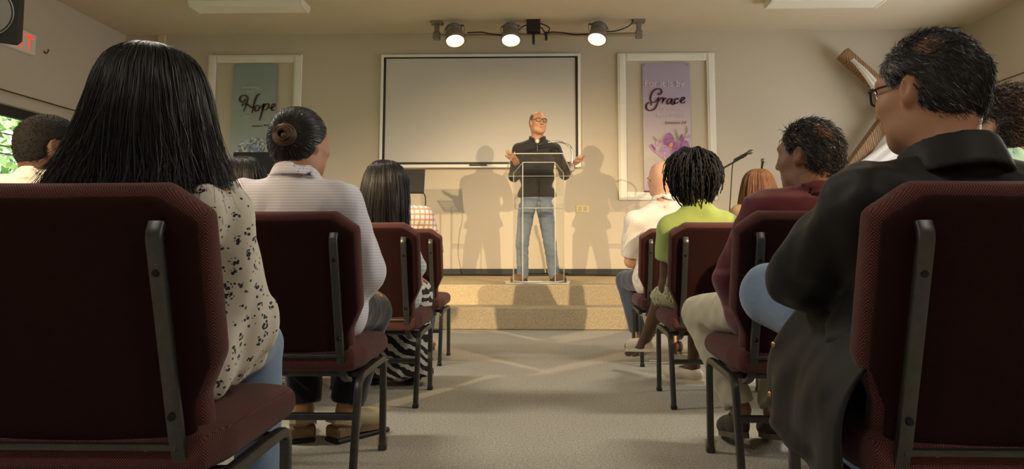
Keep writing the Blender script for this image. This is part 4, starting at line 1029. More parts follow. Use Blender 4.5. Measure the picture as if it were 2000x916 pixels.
def short_hair(e, J, m, t=.008, front=((-.1, -.05), (-.05, -.03), (-.01, .0), (.03, .045), (.07, .068), (.13, .09)), n=3500, ln=.025, lift=.35, comb=(0, -1, -.4), r=.0011, curl=0.0, grey=None, spots=(), z0=-.085, h=.006, rip=None, seed=0, steps=5, outside=True):
    spots = list(spots) + [((.084, .002, -.004), .034), ((-.084, .002, -.004), .034)]
    F = cap_field(J, t, front, z0, h, spots, rip); V, Q = F.net(1); N = normals(V, Q); rg = np.random.default_rng(seed); c, R, s = J['head'], J['R'], J['hs']
    parts = [(V, Q, np.full((len(V), 3), .75))]
    for q_ in spots:
        if len(q_) < 3: continue
        D = rg.normal(size=(9000, 3)); D /= np.linalg.norm(D, axis=1)[:, None]; l = D * np.array([.0775, .0985, .0905]) + np.array([0, -.012, .033]); l = l[np.linalg.norm(l - np.array(q_[0]), axis=1) < q_[1] * 1.1][:420]; nn = D[:len(l)] * 0 + (l - [0, -.012, .033]); nn /= np.linalg.norm(nn, axis=1)[:, None]
        cm = np.array(comb, float) - nn * (nn @ np.array(comb, float))[:, None]; cm /= np.linalg.norm(cm, axis=1)[:, None]; cm += rg.normal(size=cm.shape) * .3
        st = np.stack([(l + cm * ln * f * .9 + nn * (.001 + .012 * f * (1 - f))) for f in np.linspace(0, 1, 4)], 1) * s; parts.append(tubes(st @ R.T + c, r * rg.uniform(.5, 1, len(l)), np.tile(rg.uniform(.8, 3, (len(l), 1)), (1, 3))))
    if n:
        loc = (V - c) @ R; ok = np.argwhere(((N * (V - c)).sum(1) > 0.02)).ravel(); i = rg.choice(ok, n); d = np.tile(R @ np.array(comb, float), (n, 1)); nn = N[i]
        d = d - nn * (d * nn).sum(1)[:, None]; d /= np.linalg.norm(d, axis=1)[:, None] + 1e-6; d += rg.normal(size=d.shape) * .22
        L = ln * rg.uniform(.5, 1.25, (n, 1)); p = V[i] - nn * .002 + rg.normal(size=(n, 3)) * .002; pts = [p]; ph = rg.uniform(0, 6.28, (n, 1)); side = np.cross(nn, d)
        for k in range(1, steps):
            f = k / (steps - 1); dd = d * (.9) + nn * lift * (1 - f * 1.25) + curl * (side * np.sin(ph + f * 7) + nn * np.cos(ph + f * 7)); p = p + dd * L / (steps - 1); pts.append(p)
        tint = np.tile(rg.uniform(.55, 1.5, (n, 1)), (1, 3))
        if grey is not None:
            g = grey(((V[i] - c) @ R) / s, rg); tint = np.where(g[:, None] > 0, np.array([[1., 1., 1.02]]) * g[:, None], tint)
        parts.append(tubes(np.stack(pts, 1), r * rg.uniform(.7, 1.3, n), tint))
    Vv, Qq, C = merge(parts); return meshobj('hair', Vv, Qq, m, e, e.location, colattr=C)
class Env:
    """envelope of long hair: rows (z, cx, cy, rx, ry) from crown to tips"""
    def __init__(s, rows):
        s.r = np.array(rows, float); d = np.r_[0, np.cumsum(np.linalg.norm(np.diff(s.r[:, [0, 3]], axis=0), axis=1))]; s.s = d / d[-1]
    def row(s, t): return [np.interp(t, s.s, s.r[:, i]) for i in range(5)]
    def p(s, t, phi, lam):
        z, cx, cy, rx, ry = s.row(t); return np.stack([cx + rx * lam * np.cos(phi), cy + ry * lam * np.sin(phi), z + 0 * phi], -1)
def env_px(rows, Y, ry, dy=0.0, lean=0.0):
    """rows: (py, xl, xr) silhouettes in the picture taken at depth Y -> real sizes; ry: half depths"""
    out = []
    for (py, xl, xr), r in zip(rows, ry): a, b = at(xl, py, Y), at(xr, py, Y); out.append(((a[2] + b[2]) / 2, (a[0] + b[0]) / 2, Y + dy, (b[0] - a[0]) / 2, r))
    return out
def long_hair(e, env, m, n=3000, steps=16, r=.0011, arc=118, seed=0, tips=(.82, 1.0), wav=.05, stray=.06, tintr=(.5, 1.6), hull=.95, mid=-90, flick=.0, clumps=90):
    rg = np.random.default_rng(seed); a0, a1 = math.radians(mid - arc), math.radians(mid + arc)
    ts = np.linspace(0, 1, 26); ph = np.linspace(a0, a1, 30); G = np.stack([env.p(np.full(len(ph), t), ph, np.full(len(ph), hull * (1 - .1 * max(0, t - .8) / .2))) for t in ts]); V = G.reshape(-1, 3); k = len(ph); Q = []
    for i in range(len(ts) - 1):
        for j in range(k): j2 = (j + 1) % k; Q.append((i * k + j, (i + 1) * k + j, (i + 1) * k + j2, i * k + j2))
    cen = len(V); V = np.vstack([V, G[-1].mean(0)[None]]); 
    for j in range(k): Q.append(((len(ts) - 1) * k + j, cen, cen, (len(ts) - 1) * k + (j + 1) % k))
    Q = np.array(Q); Qm = Q[:-k]; parts = [(V, Qm, np.full((len(V), 3), .55))]
    # underside fan as quads
    last = (len(ts) - 1) * k; fan = [(last + j, cen, last + (j + 2) % k, last + j + 1) for j in range(0, k - 1, 2)]; parts[0] = (V, np.vstack([Qm, np.array(fan)]), parts[0][2])
    cl = rg.integers(0, clumps, n); cphi = rg.uniform(a0, a1, clumps); coff = rg.normal(size=(clumps, 3)) * .012; clen = rg.uniform(tips[0], tips[1], clumps); cw = rg.uniform(0, 6.28, clumps)
    phi0 = cphi[cl] + rg.normal(size=n) * .09; lam = rg.uniform(.955, 1.03, n) + (rg.uniform(size=n) < stray) * rg.uniform(0, .05, n); end = np.clip(clen[cl] + rg.normal(size=n) * .03, .5, 1.0); t0 = rg.uniform(0.0, .05, n) * (rg.uniform(size=n) < .5); pts = []
    for q in np.linspace(0, 1, steps):
        t = t0 + (end - t0) * q; p = env.p(t, phi0 + wav * q * np.sin(q * 4 + cw[cl]) + .02 * q * q * rg.normal(size=1), lam + .02 * np.sin(q * 9 + cw[cl] * 2) * q); pts.append(p + coff[cl] * (q ** 2)[None] if np.ndim(q) else p + coff[cl] * q * q)
    P = np.stack(pts, 1); sf = rg.normal(size=(n, 3)) * flick; P += sf[:, None, :] * (np.linspace(0, 1, steps) ** 4)[None, :, None]
    tint = np.tile((rg.uniform(*tintr, n) * (.7 + .6 * rg.uniform(size=clumps)[cl]))[:, None], (1, 3)); parts.append(tubes(P, r * rg.uniform(.6, 1.3, n), tint))
    Vv, Qq, C = merge(parts); return meshobj('hair', Vv, Qq, m, e, e.location, colattr=C)
def glasses(e, J, m, full=True):
    c, R, s = J['head'], J['R'], J['hs']; L = lambda *v: c + R @ (np.array(v, float) * s); mb = MB()
    for x in (-1, 1):
        P = []
        for k in range(20):
            t = 2 * math.pi * k / 20; cx, cz = math.cos(t), math.sin(t); P.append(L(x * .033 + .026 * math.copysign(abs(cx) ** .6, cx), .113 - .02 * abs(x * .033 + .026 * cx) / .06, .010 + .019 * math.copysign(abs(cz) ** .7, cz)))
        mb.tube(P, .0028 * s, 6, closed=True); mb.tube([L(x * .059, .097, .018), L(x * .076, .06, .018), L(x * .0815, .0, .018), L(x * .082, -.02, .006), L(x * .078, -.03, -.012)], .0026 * s, 6)
    mb.tube([L(-.008, .114, .016), L(0, .116, .019), L(.008, .114, .016)], .0024 * s, 6); g = mb.build('glasses', m, e, True, base=tuple(e.location))
    mb = MB()
    for x in (-1, 1):
        P = [L(x * .033 + .0245 * math.cos(t), .112 - .02 * abs(x * .033 + .0245 * math.cos(t)) / .06, .010 + .0175 * math.sin(t)) for t in np.linspace(0, 2 * math.pi, 18, endpoint=False)]
        mb = MB().add(P, [tuple(range(18))]); mb.build('lens', m_glass, g, base=tuple(e.location))
def eyes(e, J, iris=(.08, .05, .03)):
    c, R, s = J['head'], J['R'], J['hs']
    for x in (-1, 1):
        p = c + R @ (np.array([.031 * x, .0825, .011]) * s); mb = MB().lathe([(.0001, -.011), (.008, -.008), (.011, 0), (.009, .0065), (.0055, .0096)], p, R @ rotx(-math.pi / 2), 16); o = mb.build('eye', mat('eye_white', (.75, .72, .68), .25), e, True, base=tuple(e.location))
        MB().lathe([(.0055 * s, .0097 * s), (.003 * s, .0112 * s), (.0001, .0117 * s)], p, R @ rotx(-math.pi / 2), 14).build('iris', mat('iris_%.2f' % iris[0], iris, .2), o, True, base=tuple(e.location))
SK = {'tan': skin_mat('skin_tan', (.44, .215, .12), (.49, .25, .145), (.34, .12, .09)), 'fair': skin_mat('skin_fair', (.56, .31, .21), (.62, .36, .25), (.42, .13, .11)), 'brown': skin_mat('skin_brown', (.20, .095, .05), (.25, .12, .065), (.17, .06, .05)), 'dark': skin_mat('skin_dark', (.085, .04, .024), (.11, .052, .03), (.09, .03, .028)), 'ruddy': skin_mat('skin_ruddy', (.46, .235, .14), (.52, .28, .17), (.36, .12, .10))}
def person(loc, label): return empty('person', loc, label, 'person')
# ------------------------------------------------------------------ cloth materials
def stripes(name, c0, c1, freq, axis=2, thr=.75, wob=2.0, rough=.8):
    m = mat(name, c0, rough, spec=.2, sheen=.2); t = NT(m); v = t.sep()[axis]; n = t.noise(9, 2); s = t.math('SINE', t.math('ADD', t.math('MULTIPLY', v, freq), t.math('MULTIPLY', n, wob)))
    t.color(t.ramp(t.math('MULTIPLY', t.math('ADD', s, 1.0), .5), [(thr - .08, c0), (thr + .08, c1)])); t.bump(t.noise(60, 3), .15, .003); return m
def plaid(name, base, ca, cb, freq, rough=.85):
    m = mat(name, base, rough, spec=.2, sheen=.2); t = NT(m); o = t.sep(); hz = t.math('SINE', t.math('MULTIPLY', o[2], freq)); hx = t.math('SINE', t.math('MULTIPLY', t.math('ADD', o[0], t.math('MULTIPLY', o[1], .6)), freq))
    c = t.mix(t.math('GREATER_THAN', hz, .45), base, ca); c2 = t.mix(t.math('MULTIPLY', t.math('GREATER_THAN', hx, .45), .75), c, cb); t.color(c2); return m
def floral(name, base, ink_, scale=24):
    m = mat(name, base, .75, spec=.25, sheen=.2); t = NT(m); col = None
    for k, (sc, rad, cc) in enumerate(((scale, .36, ink_), (scale * 1.9, .22, ink_), (scale * 1.4, .13, (.16, .08, .05)))):
        v = t.n('ShaderNodeTexVoronoi', feature='F1'); v.inputs['Scale'].default_value = sc; v.inputs['Randomness'].default_value = 1.0
        w = t.n('ShaderNodeMapping'); w.inputs['Location'].default_value = (k * 3.1, k * 1.7, k * .9); t.t.links.new(t.co.outputs['Object'], w.inputs[0]); t.t.links.new(w.outputs[0], v.inputs['Vector'])
        wob = t.noise(95, 2); d = t.math('ADD', v.outputs['Distance'], t.math('MULTIPLY', t.math('SUBTRACT', wob, .5), .28)); pick = t.math('GREATER_THAN', t.sep(v.outputs['Color'])[0], (.35, .45, .5)[k])
        if k == 0:
            v2 = t.n('ShaderNodeTexVoronoi', feature='F1'); v2.inputs['Scale'].default_value = sc * 3.4; t.t.links.new(t.co.outputs['Object'], v2.inputs['Vector']); pick = t.math('MULTIPLY', pick, t.math('LESS_THAN', v2.outputs['Distance'], .50))
        f = t.math('MULTIPLY', t.math('LESS_THAN', d, rad), pick); col = t.mix(f, base if col is None else col, cc)
    t.color(col); t.bump(t.noise(40, 3), .12, .004); return m
def denim(name, c0, c1):
    m = mat(name, c0, .85, spec=.2, sheen=.3); t = NT(m); t.color(t.ramp(t.math('ADD', t.math('MULTIPLY', t.noise(6, 4, .6), .7), t.math('MULTIPLY', t.noise(300, 2), .3)), [(.35, c0), (.65, c1)])); t.bump(t.noise(500, 2), .2, .001); return m
def folds(m, scale=9, dist=.012, st=.5, stretch=(1, 1, .6)):
    t = NT(m); mp = t.n('ShaderNodeMapping'); mp.inputs['Scale'].default_value = stretch; t.t.links.new(t.co.outputs['Object'], mp.inputs[0])
    w = t.n('ShaderNodeTexNoise', noise_type='RIDGED_MULTIFRACTAL'); w.inputs['Scale'].default_value = scale; w.inputs['Detail'].default_value = 2; w.inputs['Distortion'].default_value = .8
    t.t.links.new(mp.outputs[0], w.inputs['Vector']); t.bump(w.outputs[0], st, dist); return m
m_jean = denim('light_denim', (.14, .22, .36), (.24, .34, .50)); m_jean_d = denim('dark_denim', (.035, .045, .075), (.06, .075, .12)); m_navy = denim('navy_trousers', (.007, .008, .013), (.012, .014, .021)); m_jean_m = denim('mid_denim', (.12, .155, .21), (.21, .26, .33))
m_hair_k = hair_mat('black_hair', (.0105, .0095, .009), .36); m_hair_b = hair_mat('soft_black_hair', (.008, .007, .0065), .6, .3)
m_sole = mat('black_sole', (.015, .014, .013), .6); m_skin_dot = None

# ------------------------------------------------------------------ A: long-haired woman, front left
H0 = at(300, 86, 1.40)
J = seated(-.83, 1.23, H0[2] - .013, hx=H0[0] + .005, hs=.93, hy=.16, shw=.155, Rs=at(428, 415, 1.40), Ls=(-.965, 1.36, .83), Re=at(470, 625, 1.50), Rw=(-.77, 1.74, .61), Le=(-1.03, 1.47, .62), Lw=(-.88, 1.74, .61), pel=(-.845, 1.45, .562), Rh=(-.755, 1.46, .545), Rk=(-.775, 1.86, .505), Ra=(-.72, 1.78, .10), Rt=(-.71, 1.93, .04))
e = person((-.83, 1.43, 0), 'woman with long black hair in a cream floral blouse, seated with her back turned')
body(e, J, SK['tan'], .012, .006, hands=True)
m_floral = floral('floral_blouse', (.74, .70, .62), (.035, .04, .055), 38)
P = torso_prims(J, 1.0, 1.0, .006) + [pc(J['Rs'], J['Re'], .062, .064, .02), pc(J['Re'], J['Re'] + (J['Rw'] - J['Re']) * .35, .066, .078, .015, cap='b'), pc(J['Re'] + [0, 0, -.02], J['Re'] + [-.01, .07, -.08], .055, .045, .03), pc(J['Ls'], J['Le'], .062, .066, .02), pc(J['Le'], J['Le'] + (J['Lw'] - J['Le']) * .35, .066, .078, .015, cap='b'), pc(J['pel'] + [-.1, -.01, -.02], J['pel'] + [.105, .0, -.02], .118, .112, .04)]
cloth(e, 'blouse', P, m_floral, .008, (.019, 40), 11, (1, 1, .28), clips=[lambda X, Y, Z: .455 + .25 * np.clip(Y - 1.43, 0, 1) - Z])
cloth(e, 'trousers', trousers(J, 1.04, .09), m_jean, .012, (.003, 40), 3)
for n in 'LR': shoe(e, J[n + 'a'] * [1, 1, 0] + [0, -.05, .0], J[n + 'a'] * [1, 1, 0] + [.0, .19, 0], mat('brown_leather', (.10, .05, .028), .5), m_sole)
rows = [(86, 298, 302), (88, 284, 318), (94, 262, 339), (104, 241, 358), (120, 222, 375), (147, 208, 388), (177, 200, 396), (215, 191, 402), (260, 177, 408), (305, 160, 412), (340, 146, 415), (368, 132, 418), (395, 126, 420), (430, 130, 420)]
env = Env(env_px(rows, 1.395, [.001, .026, .05, .072, .088, .103, .112, .118, .118, .114, .11, .108, .106, .104]))
long_hair(e, env, m_hair_k, 9000, 22, .0010, 125, 3, (.86, 1.0), .07, .10, (.45, 1.9), .965, -90, .018, 150)

# ------------------------------------------------------------------ B: woman with bun
H0 = at(590, 216, 2.40)
J = seated(-.875, 2.25, H0[2], hx=H0[0], hs=.99, yaw=-28, hy=.15, shw=.19, drop=-.012, Rs=at(668, 398, 2.36), Ls=at(478, 392, 2.36), Re=at(712, 530, 2.46), Rw=(-.73, 2.74, .60), Le=(-1.13, 2.44, .67), Lw=(-.98, 2.74, .60), Rh=(-.77, 2.45, .545), Rk=(-.715, 2.86, .50), Ra=(-.795, 2.80, .125), Rt=(-.70, 2.92, .05), Lk=(-.99, 2.86, .50), La=(-.965, 2.80, .125), Lt=(-1.02, 2.94, .05))
e = person((-.875, 2.43, 0), 'woman with a low hair bun in a pale lavender striped shirt')
body(e, J, SK['tan'], .012, .005, 1.05)
m_lav = stripes('lavender_striped_shirt', (.73, .72, .80), (.60, .59, .70), 640, 2, .70, 2.0)
P = torso_prims(J, 1.12, 1.1, .008) + sleeves(J, 'LR', .076, .076, .05, 1.75) + [collar(J, .088, .09, .040, .007, -.016, .002, -16), pc(J['pel'] + [-.1, 0, -.03], J['pel'] + [.14, .02, -.03], .118, .108, .05)]
cloth(e, 'shirt', P, m_lav, .010, (.008, 34), 5, (1, 1, .6), clips=[lambda X, Y, Z: .452 - Z])
cloth(e, 'trousers', trousers(J, 1.08, .09, .075, .066, end=.96), m_navy, .012, (.005, 34), 6)
m_clog = vary('tan_clog_leather', (.34, .28, .15), (.42, .35, .20), 30, .5); m_cork = vary('cork_sole', (.20, .12, .06), (.26, .16, .08), 60, .8)
for a, t in ((J['Ra'], J['Rt']), (J['La'], J['Lt'])):
    d = (t - a) * [1, 1, 0]; d /= np.linalg.norm(d); hl = a * [1, 1, 0] - d * .06; s = shoe(e, hl + [0, 0, .03], hl + d * .25 + [0, 0, .02], m_clog, m_cork, 'clog', .05, .06)
    r = np.array([d[1], -d[0], 0]); R = np.stack([r, d, [0, 0, 1]], 1)
    MB().box((-.047, -.005, -.0), (.047, .252, .02), bev=.006).v; mb = MB().box((-.047, -.005, 0), (.047, .252, .018), bev=.006); mb.v = [tuple(hl + R @ np.array(q)) for q in mb.v]; mb.build('outsole', m_sole, s, base=tuple(e.location))
    mb = MB().box((-.046, -.004, .018), (.046, .075, .062), bev=.008); mb.v = [tuple(hl + R @ np.array(q)) for q in mb.v]; mb.build('heel', m_cork, s, base=tuple(e.location))
    mb = MB().sweep([hl + R @ np.array(q) for q in [(-.05, .10, .06), (-.047, .03, .085), (-.03, -.006, .09), (.03, -.006, .09), (.047, .03, .085), (.05, .10, .06)]], rect(.006, .026), up=(0, 0, 1)); mb.build('strap', m_clog, s, base=tuple(e.location))
F0 = cap_field(J, .010, ((-.1, -.06), (-.05, -.02), (-.01, .008), (.03, .05), (.07, .072), (.13, .1)), -.08, .006); V, Q = F0.net(1); N = normals(V, Q); rg = np.random.default_rng(8)
c, R, s = J['head'], J['R'], J['hs']; bun = at(558, 264, 2.275); n = 2600; ok = np.argwhere(((N * (V - c)).sum(1) > .02)).ravel(); i = rg.choice(ok, n); p = V[i] + N[i] * .001; pts = [p]; nn = N[i]
for k in range(9):
    d = bun - p; dist = np.linalg.norm(d, axis=1)[:, None]; u = p - c; u /= np.linalg.norm(u, axis=1)[:, None]; d = d - u * (d * u).sum(1)[:, None]; d /= np.linalg.norm(d, axis=1)[:, None] + 1e-6; p = p + d * np.minimum(dist * .5, .014); f = F0.at(p)[:, None]; p = p + u * np.clip(-f + .0005, 0, .004) - u * np.clip(f - .003, 0, .004); pts.append(p)
parts = [(V, Q, np.full((len(V), 3), .8)), tubes(np.stack(pts, 1), .0011 * rg.uniform(.7, 1.3, n), np.tile(rg.uniform(.6, 1.8, (n, 1)), (1, 3)))]
Vv, Qq, C = merge(parts); hr = meshobj('hair', Vv, Qq, m_hair_k, e, e.location, colattr=C)
Vb, Qb = Field([pe(bun, (.038, .026, .036), None, .01)], .005).net(1); bp = []
for k in range(420):
    a0 = rg.uniform(0, 6.28); tilt = rg.normal(size=2) * .35; rr = rg.uniform(.35, 1.0); st = []
    for q in range(14): a = a0 + q * .36; st.append(bun + np.array([.040 * rr * math.cos(a), -.030 * math.sqrt(max(0, 1.08 - rr * rr)) - .004 + tilt[0] * .012 * math.sin(a), .038 * rr * math.sin(a)]))
    bp.append(st)
Vv, Qq, C = merge([(Vb, Qb, np.full((len(Vb), 3), .35)), tubes(np.array(bp), .0012 * np.ones(420), np.array([[1.0, .8, .55]]) * rg.uniform(.3, 1.5, (420, 1)))]); meshobj('bun', Vv, Qq, hair_mat('brown_bun', (.085, .06, .035), .4), hr, e.location, colattr=C)

# ------------------------------------------------------------------ C: woman with straight hair, third row
H0 = at(752, 314, 3.50)
J = seated(-.855, 3.34, H0[2] - .012, hx=H0[0], hs=.97, shw=.115, drop=.06, yaw=4, hy=.15, Re=(-.66, 3.56, .66), Rw=(-.72, 3.78, .6))
e = person((-.83, 3.52, 0), 'woman with straight shiny black hair in a zebra striped skirt, third row')
body(e, J, SK['tan'], .013, .007)
cloth(e, 'blouse', torso_prims(J, 1.0, 1.05, .006) + sleeves(J, 'LR', .052, .05, .045, 1.2) + [pc(J['pel'] + [-.08, 0, 0], J['pel'] + [.11, 0, 0], .115, .115, .03), pc((-.68, 3.50, .50), (-.69, 3.50, .62), .06, .05, .03)], plaid('pale_blue_plaid', (.50, .56, .56), (.70, .74, .72), (.40, .50, .54), 300), .011, (.005, 30), 2, clips=[lambda X, Y, Z: .45 - Z])
def zebra():
    m = mat('zebra_skirt', (.8, .78, .72), .8); t = NT(m); o = t.sep(); w = t.math('ADD', t.math('MULTIPLY', t.noise(9, 3, .5), 13.0), t.math('ADD', t.math('MULTIPLY', o[2], 120), t.math('MULTIPLY', o[0], 60)))
    t.color(t.ramp(t.math('MULTIPLY', t.math('ADD', t.math('SINE', w), 1.0), .5), [(.52, (.010, .010, .011)), (.6, (.62, .60, .55))])); return m
P = [pc(J['pel'] + [-.09, 0, -.01], J['pel'] + [.09, 0, -.01], .108, None, .06)] + [pc(J[n + 'h'], J[n + 'k'], .09, .085, .08) for n in 'LR'] + [pc((-.90, 3.92, .47), (-.90, 3.90, .05), .095, .12, .1, cap='b'), pc((-.74, 3.92, .47), (-.735, 3.86, .05), .09, .125, .1, cap='b')]
cloth(e, 'skirt', P, zebra(), .011, (.012, 36), 4, (1, 1, .25), clips=[lambda X, Y, Z: .03 - Z])
for n in 'LR': shoe(e, J[n + 'a'] * [1, 1, 0] + [0, -.04, 0], J[n + 'a'] * [1, 1, 0] + [0, .2, 0], mat('black_leather', (.015, .014, .013), .4), m_sole, h=.008)
rows = [(313, 751, 753), (314, 738, 767), (318, 729, 777), (327, 720, 786), (342, 713, 793), (362, 708, 797), (390, 704, 799), (420, 702, 799), (450, 702, 799), (490, 704, 797)]
long_hair(e, Env(env_px(rows, 3.47, [.001, .05, .075, .095, .108, .114, .112, .104, .098, .094])), m_hair_k, 2600, 12, .0014, 128, 5, (.93, 1.0), .015, .02, (.6, 1.4), .97, -90, .002, 60)
MB().tube(bez([(-.648, 3.43, .575), (-.63, 3.42, .62), (-.612, 3.41, .61), (-.60, 3.41, .575)], 16), .006, 6).build('tie_string', mat('cream_string', (.7, .66, .55), .8), e, True)

# ------------------------------------------------------------------ D: man in plaid shirt, fourth row
J = seated(-.96, 4.49, at(775, 334, 4.64)[2], hx=at(775, 334, 4.64)[0], hs=1.0, shw=.19, yaw=-8, hy=.15)
e = person((-.95, 4.67, 0), 'man in an orange and white plaid shirt, fourth row, partly hidden')
body(e, J, SK['ruddy'], .014, .007)
cloth(e, 'shirt', torso_prims(J, 1.05, 1.05, .008) + sleeves(J, 'LR', .066, .062, .05, .95) + [collar(J)], plaid('orange_plaid', (.74, .68, .60), (.62, .30, .16), (.30, .24, .34), 175), .011, (.004, 28), 2)
cloth(e, 'trousers', trousers(J), m_jean_d, .014, (.003, 30), 2)
for n in 'LR': shoe(e, J[n + 'a'] * [1, 1, 0] + [0, -.06, 0], J[n + 'a'] * [1, 1, 0] + [0, .2, 0], mat('brown_leather'), m_sole, h=.009)
short_hair(e, J, m_hair_b, .012, n=900, ln=.03, seed=3, h=.008); glasses(e, J, mat('dark_glasses', (.03, .022, .018), .3))

# ------------------------------------------------------------------ E: man by the left window
H0 = at(104, 228, 2.42)
J = seated(-1.80, 2.25, H0[2], hx=H0[0], hs=1.0, yaw=-42, shw=.195, hy=.17, drop=-.02)
e = person((-1.80, 2.43, 0), 'man with close-cropped black hair in a white collared shirt by the window')
body(e, J, SK['dark'], .013, .005)
m_white = vary('white_shirt', (.70, .66, .60), (.74, .70, .64), 10, .8, sheen=.2)
cloth(e, 'shirt', torso_prims(J, 1.08, 1.1, .008) + sleeves(J, 'LR', .068, .064, .05, 1.8) + [collar(J, .086, .088, .042, .008, -.014, .0, -16)], m_white, .010, (.006, 28), 8)
cloth(e, 'trousers', trousers(J), m_navy, .014, (.003, 30), 2)
for n in 'LR': shoe(e, J[n + 'a'] * [1, 1, 0] + [0, -.06, 0], J[n + 'a'] * [1, 1, 0] + [0, .2, 0], mat('black_leather'), m_sole, h=.009)
short_hair(e, J, hair_mat('cropped_black_hair', (.012, .010, .009), .8, .2), .0055, ((-.1, -.06), (-.05, -.045), (-.015, -.012), (.02, .03), (.06, .06), (.13, .085)), n=5000, ln=.006, lift=1.2, r=.0009, seed=5, h=.006, steps=3, z0=-.075)

# ------------------------------------------------------------------ F: dark-haired person, third row
J = seated(-1.50, 3.34, at(477, 307, 3.5)[2] - .012, hx=at(477, 307, 3.5)[0], hs=.95, shw=.16, yaw=0, hy=.15)
e = person((-1.50, 3.52, 0), 'person with smooth dark hair seated in front of the wide black stand')
body(e, J, SK['tan'], .014, .008)
cloth(e, 'sweater', torso_prims(J, 1.0, 1.0, .008) + sleeves(J), vary('dark_sweater', (.05, .045, .05), (.07, .06, .065), 20, .9), .012, (.004, 28), 2)
cloth(e, 'trousers', trousers(J), m_navy, .015, None)
for n in 'LR': shoe(e, J[n + 'a'] * [1, 1, 0] + [0, -.06, 0], J[n + 'a'] * [1, 1, 0] + [0, .18, 0], mat('black_leather'), m_sole, h=.009)
rows = [(305, 476, 478), (306, 464, 490), (310, 454, 500), (318, 446, 508), (332, 439, 514), (350, 435, 518), (375, 433, 520), (400, 433, 520), (430, 436, 517)]
long_hair(e, Env(env_px(rows, 3.48, [.001, .045, .07, .09, .105, .112, .11, .1, .095])), m_hair_k, 1600, 10, .0014, 125, 9, (.93, 1.0), .02, .02, (.6, 1.4), .97, -90, .002, 50)

# ------------------------------------------------------------------ H: man in black jacket, front right
H0 = at(1815, 73, 1.40)
J = seated(.84, 1.23, H0[2], hx=H0[0] - .008, hs=.955, yaw=30, pitch=-2, hy=.17, shw=.2, drop=-.015, nk=(.79, 1.335, .915), Ls=(.622, 1.335, .855), Rs=(.985, 1.335, .845), pel=(.82, 1.445, .565), Le=at(1565, 540, 1.52), Lw=(.76, 1.72, .68), Re=(1.09, 1.46, .66), Rw=(.95, 1.74, .64),
           Lh=(.735, 1.46, .555), Lk=(.605, 1.85, .640), La=(.97, 1.93, .60), Lt=(1.06, 2.0, .56), Rh=(.925, 1.45, .545), Rk=(.84, 1.86, .505), Ra=(.745, 1.74, .10), Rt=(.73, 1.90, .04))
e = person((.84, 1.43, 0), 'man with thinning grey-black hair and glasses in a black jacket, seen from behind')
body(e, J, SK['tan'], .012, .0042, 1.05)
m_jacket = vary('black_jacket', (.0065, .0068, .0072), (.0095, .0098, .0102), 30, .6, spec=.3, sheen=.06)
Rk_ = face_R(0, -18)
P = torso_prims(J, 1.12, 1.1, .012) + sleeves(J, 'LR', .076, .072, .056, 1.7, .02) + [pc(J['pel'] + [-.13, .0, -.03], J['pel'] + [.12, 0, -.03], .115, None, .06), pc(J['Ls'] + [.03, .02, -.04], J['Le'] + [.05, -.02, -.0], .06, .055, .03)]
jk = cloth(e, 'jacket', P, m_jacket, .0085, (.010, 30), 21, (.7, 1, 1.2), clips=[lambda X, Y, Z: .452 - Z])
cl_ = cloth(e, 'collar', [pk(J['nk'] + [.0, -.004, -.022], None, .092, .092, .064, .008, -.010, .01, Rk_)], m_jacket, .006, (.002, 30), 5); cl_.parent = jk
# coat tail hanging over the side of the seat
nu, nv = 30, 22; G = np.zeros((nv, nu, 3)); rg = np.random.default_rng(3)
for j in range(nv):
    v = j / (nv - 1)
    for i_ in range(nu):
        u = i_ / (nu - 1); top = np.array([.645 - .04 * u, 1.27 + .31 * u, .62 + .05 * u]); bot = np.array([.508 + .006 * math.sin(u * 9) + .03 * u, 1.27 + .52 * u, .318 + .05 * u]); p = top + (bot - top) * v
        p[0] -= .055 * math.sin(math.pi * min(1, v * 1.1)) * (1 - .45 * u); p[0] += (.009 * math.sin(u * 11 + v * 3.5) + .005 * math.sin(u * 19 - v * 4)) * v; p[1] += .012 * math.sin(v * 7 + u * 5) * v; G[j, i_] = p
q = lambda j, i: j * nu + i; V = G.reshape(-1, 3); V2 = V + np.array([.010, 0, .002]); n = len(V); Q = []
for j in range(nv - 1):
    for i_ in range(nu - 1): Q += [(q(j, i_), q(j, i_ + 1), q(j + 1, i_ + 1), q(j + 1, i_)), (n + q(j, i_), n + q(j + 1, i_), n + q(j + 1, i_ + 1), n + q(j, i_ + 1))]
for i_ in range(nu - 1): Q += [(q(nv - 1, i_), q(nv - 1, i_ + 1), n + q(nv - 1, i_ + 1), n + q(nv - 1, i_)), (q(0, i_ + 1), q(0, i_), n + q(0, i_), n + q(0, i_ + 1))]
for j in range(nv - 1): Q += [(q(j, nu - 1), n + q(j, nu - 1), n + q(j + 1, nu - 1), q(j + 1, nu - 1)), (q(j, 0), q(j + 1, 0), n + q(j + 1, 0), n + q(j, 0))]
tail = meshobj('coat_tail', np.vstack([V, V2]), np.array(Q), m_jacket, jk, e.location)
m_brass = mat('brass_snap', (.55, .36, .12), .3, 1.0)
for j, i_ in ((9, nu - 2), (18, nu - 2), (1, nu - 3)):
    p = G[j, i_] + np.array([-.004, -.006, 0]); MB().lathe([(.0065, 0), (.0065, .002), (.0045, .004), (.0001, .005)], p, roty(-math.pi / 2) @ rotx(.5), 14).build('snap', m_brass, jk, True, base=tuple(e.location))
cloth(e, 'trousers', trousers(J, 1.05, .092, .078, .06), m_jean, .011, (.003, 34), 3)
shoe(e, J['Ra'] * [1, 1, 0] + [0, -.06, 0], J['Ra'] * [1, 1, 0] + [0, .21, 0], mat('black_leather'), m_sole); shoe(e, J['La'] + [-.02, -.0, -.02], J['La'] + [.16, .18, -.06], mat('black_leather'), m_sole, up=(-.4, .6, .5))
